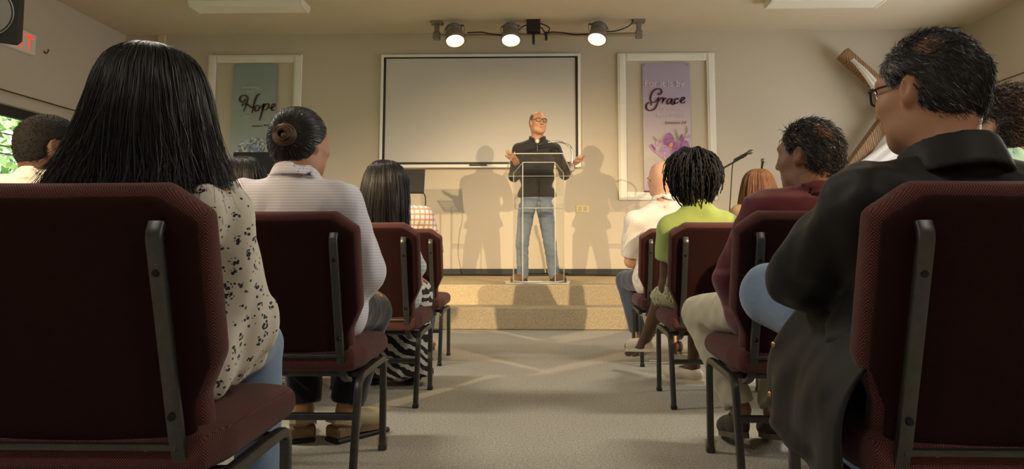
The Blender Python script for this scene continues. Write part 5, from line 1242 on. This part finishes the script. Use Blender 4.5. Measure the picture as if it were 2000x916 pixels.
m_hair_g = hair_mat('grey_black_hair', (.022, .020, .019), .45)
def grey_H(l, rg): return np.where(rg.uniform(size=len(l)) < np.clip(.16 + 11 * (l[:, 1] - .0) * (l[:, 0] < 0.02) + .35 * (l[:, 2] < -.02), .08, .85), rg.uniform(5, 18, len(l)), 0)
short_hair(e, J, m_hair_g, .0095, ((-.1, -.055), (-.06, -.045), (-.02, -.012), (.0, .012), (.025, .04), (.06, .07), (.1, .085), (.13, .09)), n=13000, ln=.019, lift=.16, comb=(.1, -.75, -.8), r=.0007, grey=grey_H, seed=4, h=.0045, spots=[(tuple(J['R'].T @ np.array([-.03, -.06, .098])), .040, 1), (tuple(J['R'].T @ np.array([.056, -.058, .076])), .034, 1)], z0=-.09, rip=(.003, 60, 3))
glasses(e, J, mat('dark_glasses')); eyes(e, J)

# ------------------------------------------------------------------ I: man in teal shirt, right
H0 = at(1965, 178, 2.42)
J = seated(1.60, 2.25, H0[2], hx=H0[0], hs=1.0, yaw=16, shw=.19, hy=.17)
e = person((1.60, 2.43, 0), 'man with wavy brown hair in a teal shirt beside the man in the black jacket')
body(e, J, SK['fair'], .014, .006)
cloth(e, 'shirt', torso_prims(J, 1.05, 1.05, .008) + sleeves(J, 'LR', .066, .06, .05, .9) + [collar(J)], vary('teal_shirt', (.22, .40, .37), (.26, .45, .41), 14, .85), .012, (.004, 28), 2)
cloth(e, 'trousers', trousers(J), m_jean_d, .015, None)
for n in 'LR': shoe(e, J[n + 'a'] * [1, 1, 0] + [0, -.06, 0], J[n + 'a'] * [1, 1, 0] + [0, .2, 0], mat('black_leather'), m_sole, h=.009)
short_hair(e, J, hair_mat('brown_hair', (.035, .022, .015), .45), .016, n=4500, ln=.035, lift=.6, comb=(.5, -.5, -.4), curl=.5, r=.0012, seed=6, h=.006, rip=(.004, 60, 2), steps=7)

# ------------------------------------------------------------------ J: man in maroon sweater, second row right
H0 = at(1576, 239, 2.40)
J = seated(.885, 2.25, H0[2], hx=H0[0], hs=1.0, yaw=42, hy=.15, shw=.19, drop=.0, Ls=at(1488, 412, 2.36), Rs=(1.14, 2.355, .90), Le=at(1428, 545, 2.46), Lw=(.80, 2.74, .61), Re=(1.17, 2.45, .68), Rw=(1.0, 2.72, .62), Lh=(.80, 2.45, .545), Lk=at(1368, 612, 2.83), La=at(1446, 795, 2.70), Lt=(.80, 2.85, .04), Rk=(.95, 2.88, .51), Ra=at(1512, 800, 2.68), Rt=(.94, 2.83, .04))
e = person((.90, 2.43, 0), 'balding man in a maroon sweater and khaki trousers, second row by the aisle')
body(e, J, SK['brown'], .012, .005, 1.05)
m_maroon = stripes('maroon_sweater', (.105, .022, .033), (.17, .06, .065), 48, 2, .955, .8, .9)
P = torso_prims(J, 1.08, 1.1, .010) + sleeves(J, 'LR', .068, .064, .05, 1.85) + [pk(J['nk'] + [0, 0, -.005], None, .076, .08, .042, .008, .006, .01, face_R(0, -14)), pc(J['pel'] + [-.13, .02, -.02], J['pel'] + [.1, 0, -.02], .115, None, .06)]
cloth(e, 'sweater', P, m_maroon, .010, (.006, 28), 9, clips=[lambda X, Y, Z: .452 - Z])
m_khaki = vary('khaki_trousers', (.50, .46, .34), (.56, .52, .40), 9, .85, sheen=.2)
cloth(e, 'trousers', trousers(J, 1.05, .09, .07, .056, end=.98), m_khaki, .010, (.007, 42), 13)
m_shoe_j = vary('dark_brown_suede', (.045, .032, .022), (.06, .045, .03), 40, .8); m_sole_j = mat('taupe_sole', (.12, .095, .06), .8)
for a, dx in ((J['La'], -.01), (J['Ra'], .03)):
    h_ = a * [1, 1, 0] + [-.005, -.05, .055]; shoe(e, h_, a * [1, 1, 0] + [dx, .19, .005], m_shoe_j, m_sole_j, w=.047)
m_hair_j = hair_mat('greying_dark_hair', (.014, .012, .011), .42)
def grey_J(l, rg): return np.where(rg.uniform(size=len(l)) < .10, rg.uniform(4, 12, len(l)), 0)
short_hair(e, J, m_hair_j, .010, ((-.1, -.05), (-.05, -.035), (-.015, -.005), (.02, .03), (.06, .06), (.13, .085)), n=5500, ln=.026, lift=.5, comb=(0, -.7, -.6), curl=.45, r=.0010, grey=grey_J, seed=7, h=.0055, spots=[(tuple(J['R'].T @ np.array([.03, -.075, .075])), .055, 1)], steps=7, rip=(.004, 55, 5))
eyes(e, J)

# ------------------------------------------------------------------ K: woman in green shirt, third row right
H0 = at(1352, 297, 3.48)
J = seated(.80, 3.34, H0[2], hx=H0[0], hs=.99, yaw=10, hy=.15, shw=.165, Ls=at(1308, 448, 3.45), Rs=at(1418, 440, 3.45), Le=at(1303, 560, 3.54), Lw=at(1310, 588, 3.76), Re=(1.02, 3.56, .66), Rw=(.86, 3.80, .58), Lh=(.72, 3.55, .545), Lk=(.665, 3.92, .475), La=(.600, 4.17, .205), Lt=(.52, 4.33, .11), Rk=(.86, 3.92, .505), Ra=(.845, 3.98, .10), Rt=(.72, 4.09, .03))
e = person((.80, 3.52, 0), 'woman with short black twists in a lime green shirt')
body(e, J, SK['dark'], .011, .006, 1.0)
cloth(e, 'shirt', torso_prims(J, 1.1, 1.1, .008) + sleeves(J, 'LR', .066, .066, .05, .52), vary('lime_shirt', (.33, .42, .105), (.37, .47, .13), 8, .85, sheen=.2), .010, (.005, 28), 7)
def olive():
    m = mat('olive_print_skirt', (.5, .5, .3), .85); t = NT(m); t.color(t.ramp(t.noise(48, 3, .7), [(.42, (.10, .11, .035)), (.5, (.55, .52, .36)), (.6, (.17, .17, .06))])); return m
P = [pc(J['pel'] + [-.09, 0, -.01], J['pel'] + [.09, 0, -.01], .11, None, .06), pc(J['Lh'], J['Lk'], .092, .07, .06, cap='b'), pc(J['Rh'], J['Rk'], .092, .08, .06), pc(J['Rk'] + [0, .01, 0], J['Rk'] + [-.03, .03, -.22], .08, .11, .06, cap='b')]
cloth(e, 'skirt', P, olive(), .011, (.006, 34), 4)
m_cs = vary('cream_leather', (.62, .52, .38), (.68, .58, .43), 20, .45)
shoe(e, J['La'] + [.045, -.06, -.055], J['La'] + [-.085, .16, -.085], m_cs, m_cs, h=.007, hgt=.05, up=(-.1, .3, 1)); shoe(e, J['Ra'] * [1, 1, 0] + [.05, -.04, .0], J['Ra'] * [1, 1, 0] + [-.15, .10, 0], m_cs, m_cs, h=.007, hgt=.05)
MB().tube([J['Lw'] + .027 * np.array([math.cos(a), 0, math.sin(a)]) for a in np.linspace(0, 6.283, 16, endpoint=False)], .006, 6, closed=True).build('wristwatch', m_black, e, True)
c, R, s = J['head'], J['R'], J['hs']; rg = np.random.default_rng(12)
F0 = cap_field(J, .022, ((-.1, -.04), (-.05, -.01), (0, .03), (.05, .07), (.13, .1)), -.08, .008, rip=(.005, 70, 2)); V, Q = F0.net(1); N = normals(V, Q); ok = np.argwhere((N * (V - c)).sum(1) > .02).ravel(); n = 520; i = rg.choice(ok, n); p = V[i] - N[i] * .008; pts = [p]; L = rg.uniform(.07, .15, (n, 1)); ph = rg.uniform(0, 6.28, (n, 1)); st = 26
for k in range(1, st):
    f = k / (st - 1); u = p - c; u /= np.linalg.norm(u, axis=1)[:, None]; tng = np.array([[0, 0, -1.]]) - u * (u[:, 2:3] * -1); tng /= np.linalg.norm(tng, axis=1)[:, None] + 1e-6; d = tng * (.65 + .3 * f) + N[i] * (.62 * (1 - f)) + np.array([[0, 0, -.55 * f]]) + .35 * rg.normal(size=(n, 3)) * (k == 1)
    p = p + d * L / (st - 1) + .0016 * np.concatenate([np.sin(ph + k * 1.15), np.cos(ph + k * 1.15), 0 * ph], 1); f_ = F0.at(p)[:, None]; p = p + u * np.clip(-f_ * .5, 0, .003); pts.append(p)
Vv, Qq, C = merge([(V, Q, np.full((len(V), 3), .5)), tubes(np.stack(pts, 1), .0042 * rg.uniform(.8, 1.2, n), np.tile(rg.uniform(.6, 1.5, (n, 1)), (1, 3)), .5, 5)]); meshobj('hair', Vv, Qq, m_hair_b, e, e.location, colattr=C)

# ------------------------------------------------------------------ L: bald man, fourth row right
H0 = at(1290, 316, 4.64)
J = seated(.84, 4.49, H0[2], hx=H0[0], hs=1.02, yaw=6, hy=.15, shw=.195, Ls=at(1240, 432, 4.6), Rs=(.99, 4.595, .96), Le=at(1232, 510, 4.70), Lw=(.70, 4.96, .60), Lh=(.75, 4.70, .545), Lk=at(1222, 548, 5.05), La=at(1247, 655, 5.0), Lt=(.62, 5.16, .04))
e = person((.84, 4.67, 0), 'bald man in a white finely checked short-sleeved shirt, fourth row')
body(e, J, SK['fair'], .012, .006, 1.05)
cloth(e, 'shirt', torso_prims(J, 1.1, 1.15, .01) + sleeves(J, 'LR', .074, .078, .05, .85) + [collar(J, .082, .084, .036, .007, -.012, .004, -12), pc(J['pel'] + [-.12, -.02, -.02], J['pel'] + [.1, 0, -.02], .118, None, .06)], plaid('white_fine_check', (.72, .69, .64), (.60, .56, .53), (.55, .52, .54), 620), .010, (.006, 28), 5, clips=[lambda X, Y, Z: .452 - Z])
cloth(e, 'trousers', trousers(J, 1.05, .088, .068, .055), m_jean_d, .011, (.004, 34), 3)
for n, tx in (('L', -.06), ('R', .03)): shoe(e, J[n + 'a'] * [1, 1, 0] + [.01, -.07, 0], J[n + 'a'] * [1, 1, 0] + [tx, .17, 0], mat('brown_leather'), mat('taupe_sole'), h=.008)
eyes(e, J); glasses(e, J, mat('dark_glasses'))

# ------------------------------------------------------------------ M: red-brown hair, fourth row right
H0 = at(1482, 331, 4.64)
J = seated(1.46, 4.49, H0[2] - .012, hx=H0[0], hs=.95, yaw=0, shw=.16, hy=.15)
e = person((1.46, 4.67, 0), 'person with red-brown straight hair seated near the microphone stands')
body(e, J, SK['fair'], .014, .008)
cloth(e, 'sweater', torso_prims(J, 1.0, 1.0, .008) + sleeves(J), vary('tan_sweater', (.30, .20, .10), (.34, .24, .13), 20, .9), .012, (.004, 28), 2)
cloth(e, 'trousers', trousers(J), m_jean_d, .015, None)
for n in 'LR': shoe(e, J[n + 'a'] * [1, 1, 0] + [0, -.06, 0], J[n + 'a'] * [1, 1, 0] + [0, .18, 0], mat('black_leather'), m_sole, h=.009)
rows = [(330, 1481, 1483), (331, 1470, 1494), (335, 1461, 1501), (344, 1454, 1508), (358, 1450, 1514), (376, 1448, 1519), (400, 1446, 1524), (430, 1448, 1524)]
long_hair(e, Env(env_px(rows, 4.62, [.001, .05, .075, .098, .11, .112, .105, .1])), hair_mat('red_brown_hair', (.20, .085, .035), .4), 1700, 10, .0017, 125, 19, (.93, 1.0), .05, .04, (.4, 1.5), .96, -90, .004, 40)

# ------------------------------------------------------------------ G: the speaker
YS = 7.24; top = at(1050, 218, YS); sx = top[0]; zg = STAGE_Z; J = {}
J['R'] = face_R(180 + 22, 3, -3); J['hs'] = 1.04; J['head'] = np.array([sx + .005, YS - .02, top[2] - .123 * 1.04]); J['nk'] = np.array([sx - .005, YS + .015, top[2] - .298])
J['fwd'] = np.array([0, -1., 0]); J['pel'] = np.array([sx - .01, YS + .01, zg + .96])
# his left is the picture's right
J['Rs'] = at(1012, 292, YS + .01); J['Ls'] = at(1085, 291, YS + .01); J['Re'] = at(1004, 345, YS + .03); J['Le'] = at(1103, 340, YS + .02); J['Rw'] = at(1008, 315, YS - .19); J['Lw'] = at(1118, 321, YS - .17)
for n, hx_, kx, ax_, tx in (('R', 1029, 1020, 1021, 1004), ('L', 1064, 1074, 1083, 1099)):
    J[n + 'h'] = at(hx_, 405, YS + .01); J[n + 'k'] = at(kx, 475, YS - .02); J[n + 'a'] = np.array([at(ax_, 535, YS + .02)[0], YS + .02, zg + .10]); J[n + 't'] = np.array([at(tx, 547, YS - .12)[0], YS - .12, zg + .04])
# torso helper expects Ls on the low-x side
Jt = dict(J); Jt['Ls'], Jt['Rs'] = J['Rs'], J['Ls']
e = person((sx, YS, zg), 'man with glasses in a black sweater and jeans speaking at the clear lectern')
P = head_prims(J['head'], J['R'], J['hs'], 1.02, .004) + [pc(J['head'] + J['R'] @ np.array([0, -.028, -.06]), J['nk'] + [0, 0, -.03], .058, .064, .04)] + torso_prims(Jt, 1.0, infl=-.018)
for n, d, nn, side in (('R', at(994, 297, YS - .33) - J['Rw'], np.array([.1, .05, 1.]), 1), ('L', at(1135, 309, YS - .28) - J['Lw'], np.array([0, -.1, 1.]), -1)):
    P += [pc(J[n + 's'], J[n + 'e'], .046, .038, .05), pc(J[n + 'e'], J[n + 'w'], .038, .027, .03)] + hand_prims(J[n + 'w'], d, nn, side, .28, .16, 1.04) + [pc(J[n + 'h'], J[n + 'k'], .07, .05, .05), pc(J[n + 'k'], J[n + 'a'], .05, .034, .04), pc(J[n + 'a'] + [0, 0, -.03], J[n + 't'], .034, .024, .03)]
c = J['head']; finish_body(e, Field(P, .011, [(c - .13, c + .14, .0045), (J['Rw'] - .16, J['Rw'] + .16, .0045), (J['Lw'] - .16, J['Lw'] + .16, .0045)]), J, SK['ruddy'])
m_sw = vary('black_sweater', (.012, .0105, .011), (.018, .016, .016), 18, .85, sheen=.2)
P = torso_prims(Jt, 1.0, 1.03, .012, low=False) + [pc(J['pel'] + [-.085, 0, -.06], J['pel'] + [.085, 0, -.06], .122, .122, .06)] + sleeves(J, 'LR', .064, .058, .045, 1.86) + [pk(J['nk'] + [0, 0, -.002], None, .073, .078, .032, .008, .014, .01, face_R(0, 14))]
cloth(e, 'sweater', P, m_sw, .010, (.006, 26), 7, clips=[lambda X, Y, Z: zg + .885 - Z], cut=([pe(J['nk'] + [0, -.07, .015], (.022, .05, .05)), pe(J['nk'] + [0, -.0, .05], (.06, .062, .06))],))
cloth(e, 'undershirt', [pe(J['nk'] + [.003, -.060, -.028], (.018, .018, .024))], m_white, .006, None)
MB().tube(bez([J['nk'] + [.004, -.098, -.055], J['nk'] + [.004, -.112, -.10], J['nk'] + [.003, -.118, -.14]], 8), .0035, 6).build('zipper', mat('steel'), e, True)
P = [pc(J['pel'] + [-.08, 0, -.04], J['pel'] + [.08, 0, -.04], .104, None, .03), pc(J['pel'] + [0, 0, -.09], J['pel'] + [0, 0, -.12], .10, .07, .03)]
for n in 'LR': P += [pc(J[n + 'h'], J[n + 'k'], .092, .066, .03), pc(J[n + 'k'], J[n + 'a'] + [0, 0, -.06], .067, .060, .02, cap='b')]
cloth(e, 'jeans', P, m_jean_m, .010, (.007, 34), 17, (1, 1, 1.4))
for n in 'LR':
    d = (J[n + 't'] - J[n + 'a']) * [1, 1, 0]; d /= np.linalg.norm(d); hl = J[n + 'a'] * [1, 1, 0] + [0, 0, zg] - d * .07; shoe(e, hl, hl + d * .275, vary('brown_suede', (.16, .075, .035), (.21, .10, .05), 30, .8), mat('brown_sole', (.05, .028, .016), .7), w=.05, h=.007, hgt=.085)
short_hair(e, J, hair_mat('grey_brown_hair', (.13, .085, .05), .6), .005, ((-.1, -.06), (-.05, -.04), (-.015, -.01), (.02, .028), (.05, .038), (.07, .03), (.09, -.02), (.13, -.09)), n=1800, ln=.006, lift=1.0, r=.0012, seed=5, h=.006, steps=3, z0=-.075)
glasses(e, J, mat('brown_glasses', (.05, .022, .012), .3)); eyes(e, J)

for m_, sc_, ds_ in ((m_jacket, 8, .02), (m_lav, 9, .014), (m_maroon, 8, .014), (m_khaki, 11, .014), (m_white, 9, .012), (m_sw, 8, .014), (MATS['lime_shirt'], 9, .01), (m_floral, 11, .01), (m_navy, 10, .01)): folds(m_, sc_, ds_)

# ================================================================== things on the platform
m_acr = bpy.data.materials.new('clear_acrylic'); m_acr.use_nodes = True; thin_glass(m_acr, (.955, .955, .94), 1.0, .03)
m_edge = mat('acrylic_edge', (.80, .80, .76), .25, spec=.6, trans=.35)
YL0, YL1 = 6.80, 7.02
zt = STAGE_Z
fx0, fx1 = at(1021, 400, YL0)[0], at(1084, 400, YL0)[0]; rx0, rx1 = at(1003, 400, YL1)[0], at(1101, 400, YL1)[0]
zf, zr = at(1050, 317, YL0)[2], at(1050, 338, YL1)[2]; cxl = (fx0 + fx1) / 2
e = empty('acrylic_lectern', (cxl, 6.9, zt), 'clear acrylic lectern at the front edge of the platform', 'lectern')
th = .010
def quadplate(name, P, t=th, m=m_acr, edge=True, par=e):
    P = [np.array(p, float) for p in P]; n = np.cross(P[1] - P[0], P[3] - P[0]); n /= np.linalg.norm(n); k = 4
    o = MB().add([p - n * t / 2 for p in P] + [p + n * t / 2 for p in P], [(0, 1, 2, 3)[::-1], (4, 5, 6, 7)]).build(name, m, par)
    if edge:
        c = sum(P) / 4; mb = MB()
        for i in range(4):
            a, b = P[i], P[(i + 1) % 4]; mb.sweep([a, b], rect(t * .62, t * .62), up=n)
        mb.build('polished_edge', m_edge, o, base=tuple(par.location))
    return o
zb = zt + .022
quadplate('front_panel', [(fx0, YL0, zb), (fx1, YL0, zb), (fx1, YL0, zf), (fx0, YL0, zf)])
quadplate('side_panel', [(fx0, YL0 + .01, zb), (rx0, YL1, zb), (rx0, YL1, zr), (fx0, YL0 + .01, zf)])
quadplate('side_panel', [(fx1, YL0 + .01, zb), (rx1, YL1, zb), (rx1, YL1, zr), (fx1, YL0 + .01, zf)])
zs = at(1050, 407, 6.9)[2]; quadplate('shelf', [(fx0 + .01, YL0 + .02, zs), (fx1 - .01, YL0 + .02, zs), (rx1 - .012, YL1, zs), (rx0 + .012, YL1, zs)])
za, zc_ = at(1050, 300, YL0 - .12)[2], at(1050, 344, YL1 + .06)[2]
ta0, ta1 = at(1003, 300, YL0 - .12)[0], at(1099, 300, YL0 - .12)[0]; tb0, tb1 = at(983, 344, YL1 + .06)[0], at(1119, 344, YL1 + .06)[0]
quadplate('reading_desk', [(ta0, YL0 - .12, za), (ta1, YL0 - .12, za), (tb1, YL1 + .06, zc_), (tb0, YL1 + .06, zc_)], .012)
MB().box((tb0, YL1 + .055, zc_), (tb1, YL1 + .067, zc_ + .03)).build('ledge', m_acr, e)
quadplate('base_plate', [(at(989, 554, 6.76)[0], 6.745, zt + .011), (at(1111, 554, 6.76)[0], 6.745, zt + .011), (at(1107, 550, 7.1)[0] + .03, 7.06, zt + .011), (at(993, 550, 7.1)[0] - .03, 7.06, zt + .011)], .018)
# gooseneck microphone on the desk
mb0 = at(1117, 304, 6.96); mb0[2] = zc_ + (za - zc_) * (YL1 + .06 - 6.96) / (YL1 - YL0 + .18) + .03
m0 = empty('gooseneck_microphone', mb0 - [0, 0, .03], 'silver gooseneck microphone curving over the lectern', 'microphone')
MB().box(mb0 + [-.025, -.02, -.05], mb0 + [.025, .02, .012], bev=.006).lathe([(.018, 0), (.018, .02), (.010, .028)], mb0 + [0, 0, .01], None, 14).build('clamp', m_grey, m0, True)
pth = bez([mb0 + [0, 0, .03], at(1117, 294, 6.97), at(1111, 284, 6.99), at(1098, 278, 7.0), at(1080, 277, 6.99), at(1068, 279, 6.97)], 36); MB().tube(pth, .010, 10).build('gooseneck', mat('chrome', (.75, .75, .74), .18, 1.0), m0, True)
d = pth[-1] - pth[-4]; d /= np.linalg.norm(d); MB().tube([pth[-1] - d * .01, pth[-1] + d * .035, pth[-1] + d * .055, pth[-1] + d * .085, pth[-1] + d * .10], .017, 12, scale=[.6, .7, 1, 1, .6]).build('capsule', m_black, m0, True)
# music stands
def music_stand(px, py, Y, w, h, tilt, label, turn=0.0):
    c = at(px, py, Y); e = empty('music_stand', (c[0], Y + .05, STAGE_Z), label, 'music stand', 'black music stands'); R = rotz(turn) @ rotx(tilt); b = np.array([c[0], Y, c[2]])
    mb = MB().box((-w / 2, -.004, -h / 2), (w / 2, .004, h / 2), bev=.003); mb.v = [tuple(b + R @ np.array(q)) for q in mb.v]; mb.build('desk', m_black, e)
    mb = MB().box((-w / 2, -.05, -h / 2 - .004), (w / 2, .004, -h / 2 + .004)).box((-w / 2, -.05, -h / 2), (w / 2, -.044, -h / 2 + .02)); mb.v = [tuple(b + R @ np.array(q)) for q in mb.v]; mb.build('ledge', m_black, e)
    p = b + np.array([0, .05, -.02]); MB().tube([b + R @ np.array([0, .004, -.02]), p, (p[0], p[1], STAGE_Z + .55)], .011, 10).build('inner_tube', m_black, e, True); MB().tube([(p[0], p[1], STAGE_Z + .60), (p[0], p[1], STAGE_Z + .16)], .015, 10).lathe([(.022, 0), (.022, .04)], (p[0], p[1], STAGE_Z + .57), None, 12).build('outer_tube', m_black, e, True)
    for k in range(3):
        a = k * 2.094 + .5; MB().tube(bez([(p[0], p[1], STAGE_Z + .20), (p[0] + .16 * math.cos(a), p[1] + .16 * math.sin(a), STAGE_Z + .14), (p[0] + .28 * math.cos(a), p[1] + .28 * math.sin(a), STAGE_Z + .012)], 10), .010, 8).build('leg', m_black, e, True)
    return e, b
ms, b = music_stand(786, 354, 7.7, .50, .29, -.28, 'black music stand showing behind the straight-haired woman', .05)
MB().tube(bez([at(818, 372, 7.72), at(829, 380, 7.74), at(831, 398, 7.76), at(826, 420, 7.76), at(824, 470, 7.76), at(830, 540, 7.6)], 40), .007, 6).build('microphone_cable', m_dk, None, True, base=(0, 0, 0), label='black cable dangling from the music stand behind the straight-haired woman', cat='cable')
music_stand(494, 318, 7.45, .47, .26, -.30, 'wide black music stand in front of the blue banner')
# microphone stands
def mic(mbh, mbg, tip, tail, e):
    tip, tail = np.array(tip, float), np.array(tail, float); d = tip - tail; L = np.linalg.norm(d); d /= L
    MB().tube([tail, tail + d * L * .1, tail + d * L * .72], .013, 12, scale=[.8, .85, 1.2]).build('microphone_body', m_black, e, True)
    MB().tube([tail + d * L * t for t in (.70, .76, .86, .95, 1.0)], .026, 14, scale=[.6, .95, 1.0, .8, .25]).build('microphone_grille', mat('grille_metal', (.22, .20, .18), .4, .8), e, True)
YM = 7.6; base = at(1386, 420, YM); e = empty('microphone_stand', (base[0], YM, STAGE_Z), 'boom microphone stand reaching right from behind the green-shirted woman', 'microphone stand', 'microphone stands')
jt = at(1386, 344, YM)
MB().tube([(base[0], YM, STAGE_Z + .02), (base[0], YM, jt[2])], .011, 10).build('pole', m_black, e, True); MB().lathe([(.13, 0), (.13, .015), (.03, .03), (.015, .06)], (base[0], YM, STAGE_Z + .001), None, 24).build('round_base', m_black, e, True)
MB().tube([at(1372, 351, YM), at(1458, 303, YM)], .010, 10).build('boom', m_black, e, True); MB().tube([at(1452, 307, YM), at(1448, 304, YM - .02)], .014, 8).lathe([(.02, -.02), (.02, .02)], jt, rotx(math.pi / 2), 12).build('clip', m_black, e, True)
mic(0, 0, at(1471, 294, YM - .02), at(1434, 312, YM - .02), e)
MB().tube(bez([at(1434, 312, YM - .02), at(1431, 322, YM - .01), at(1429, 345, YM), at(1427, 380, YM), at(1424, 430, YM + .03), at(1420, 520, YM + .1)], 30), .006, 6).build('cable', m_dk, e, True)
b2 = at(1489, 330, 7.8); e = empty('microphone_stand', (b2[0], 7.8, STAGE_Z), 'upright microphone stand whose head shows above the red-brown hair', 'microphone stand', 'microphone stands')
MB().tube([(b2[0], 7.8, STAGE_Z + .02), (b2[0], 7.8, b2[2])], .010, 10).build('pole', m_black, e, True); MB().lathe([(.13, 0), (.13, .015), (.03, .03), (.015, .06)], (b2[0], 7.8, STAGE_Z + .001), None, 24).build('round_base', m_black, e, True); mic(0, 0, at(1491, 309, 7.78), at(1487, 334, 7.8), e)
# wooden cross leaning on the back wall with a white cloth
m_wood = mat('cross_wood', (.22, .12, .05), .65); t_ = NT(m_wood); wv = t_.n('ShaderNodeTexWave', wave_type='BANDS'); wv.inputs['Scale'].default_value = 3.0; wv.inputs['Distortion'].default_value = 6.0; wv.inputs['Detail'].default_value = 3
mp = t_.n('ShaderNodeMapping'); mp.inputs['Rotation'].default_value = (0, .75, 0); mp.inputs['Scale'].default_value = (6, 6, .8); t_.t.links.new(t_.co.outputs['Object'], mp.inputs[0]); t_.t.links.new(mp.outputs[0], wv.inputs['Vector']); t_.color(t_.ramp(wv.outputs[0], [(.2, (.15, .075, .028)), (.6, (.27, .155, .065)), (.9, (.34, .21, .10))]))
YX = 8.50
ft, tp, la, ra = at(1512, 537, YX), at(1838, 88, YX), at(1645, 104, YX), at(1868, 300, YX)
ft[2] = STAGE_Z + .05; sec = rect(.15, .15, .008, 1)
e = empty('wooden_cross', (ft[0], YX, STAGE_Z), 'dark wooden cross tilted against the back wall with white cloth', 'cross')
MB().sweep([ft, tp], sec, up=(0, 1, 0)).build('upright_beam', m_wood, e, True); MB().sweep([la, ra], rect(.15, .13, .008, 1), up=(0, 1, 0)).build('cross_beam', m_wood, e, True)
nu, nv = 40, 12; G = []
cl = bez([at(1664, 116, YX - .14), at(1690, 142, YX - .17), at(1722, 182, YX - .19), at(1760, 232, YX - .20), at(1762, 275, YX - .16), at(1735, 305, YX - .12), at(1700, 335, YX - .10)], nu); wd = np.interp(np.linspace(0, 1, len(cl)), [0, .05, .3, .6, 1], [.05, .04, .12, .26, .34])
for k, p in enumerate(cl):
    T = cl[min(k + 1, len(cl) - 1)] - cl[max(k - 1, 0)]; T /= np.linalg.norm(T); N = np.array([-T[2], 0, T[0]])
    for j in range(nv): v = j / (nv - 1) - .5; G.append(p + N * wd[k] * v + np.array([0, -.03 * math.cos(v * 3.0) - .014 * math.sin(v * 19 + k * .1), 0]))
G = np.array(G); n = len(G); Q = []
for k in range(len(cl) - 1):
    for j in range(nv - 1): a = k * nv + j; Q += [(a, a + 1, a + nv + 1, a + nv), (n + a, n + a + nv, n + a + nv + 1, n + a + 1)]
    for a in (k * nv, k * nv + nv - 1): Q.append((a, a + nv, n + a + nv, n + a))
meshobj('draped_cloth', np.vstack([G, G + [0, .006, 0]]), np.array(Q), vary('white_drape', (.74, .70, .68), (.78, .75, .72), 6, .85), None, (0, 0, 0), label='white cloth draped across the tilted wooden cross', cat='cloth')
# cables on the platform
P = [(x, YB - .09 + .03 * math.sin(x * 5) + .02 * math.sin(x * 13), STAGE_Z + .012 + (.02 if int(x * 3) % 4 == 0 else 0)) for x in np.linspace(-1.6, 1.2, 50)]
MB().tube(bez(P, 150), .010, 6).tube([(x, y - .03, STAGE_Z + .011) for x, y, z in P], .009, 6).build('floor_cable', m_dk, None, True, base=(0, 0, 0), label='black cable lying along the foot of the back wall', cat='cable')
P = [at(x, y, YB - .03) for x, y in ((1046, 440), (1049, 458), (1054, 470), (1060, 500), (1064, 522))] + [np.array([at(1066, 530, YB - .06)[0], YB - .07, STAGE_Z + .012])]
MB().tube(bez(P, 40), .009, 6).build('wall_cable', mat('beige_cable', (.36, .29, .18), .5), None, True, base=(0, 0, 0), label='thin beige cable hanging on the wall behind the speaker', cat='cable')
# water bottle under the fourth row
bx = at(1276, 695, 4.72); e = empty('water_bottle', (bx[0], 4.72, 0), 'small clear water bottle with teal cap on the floor by the white shoes', 'bottle')
MB().lathe([(.0001, .001), (.028, .001), (.031, .01), (.030, .05), (.028, .07), (.031, .09), (.030, .12), (.014, .155), (.012, .165)], (bx[0], 4.72, 0), None, 20).build('bottle_body', m_acr, e, True); MB().lathe([(.014, .163), (.014, .182), (.0001, .184)], (bx[0], 4.72, 0), None, 16).build('cap', mat('teal_cap', (.10, .36, .28), .4), e, True)
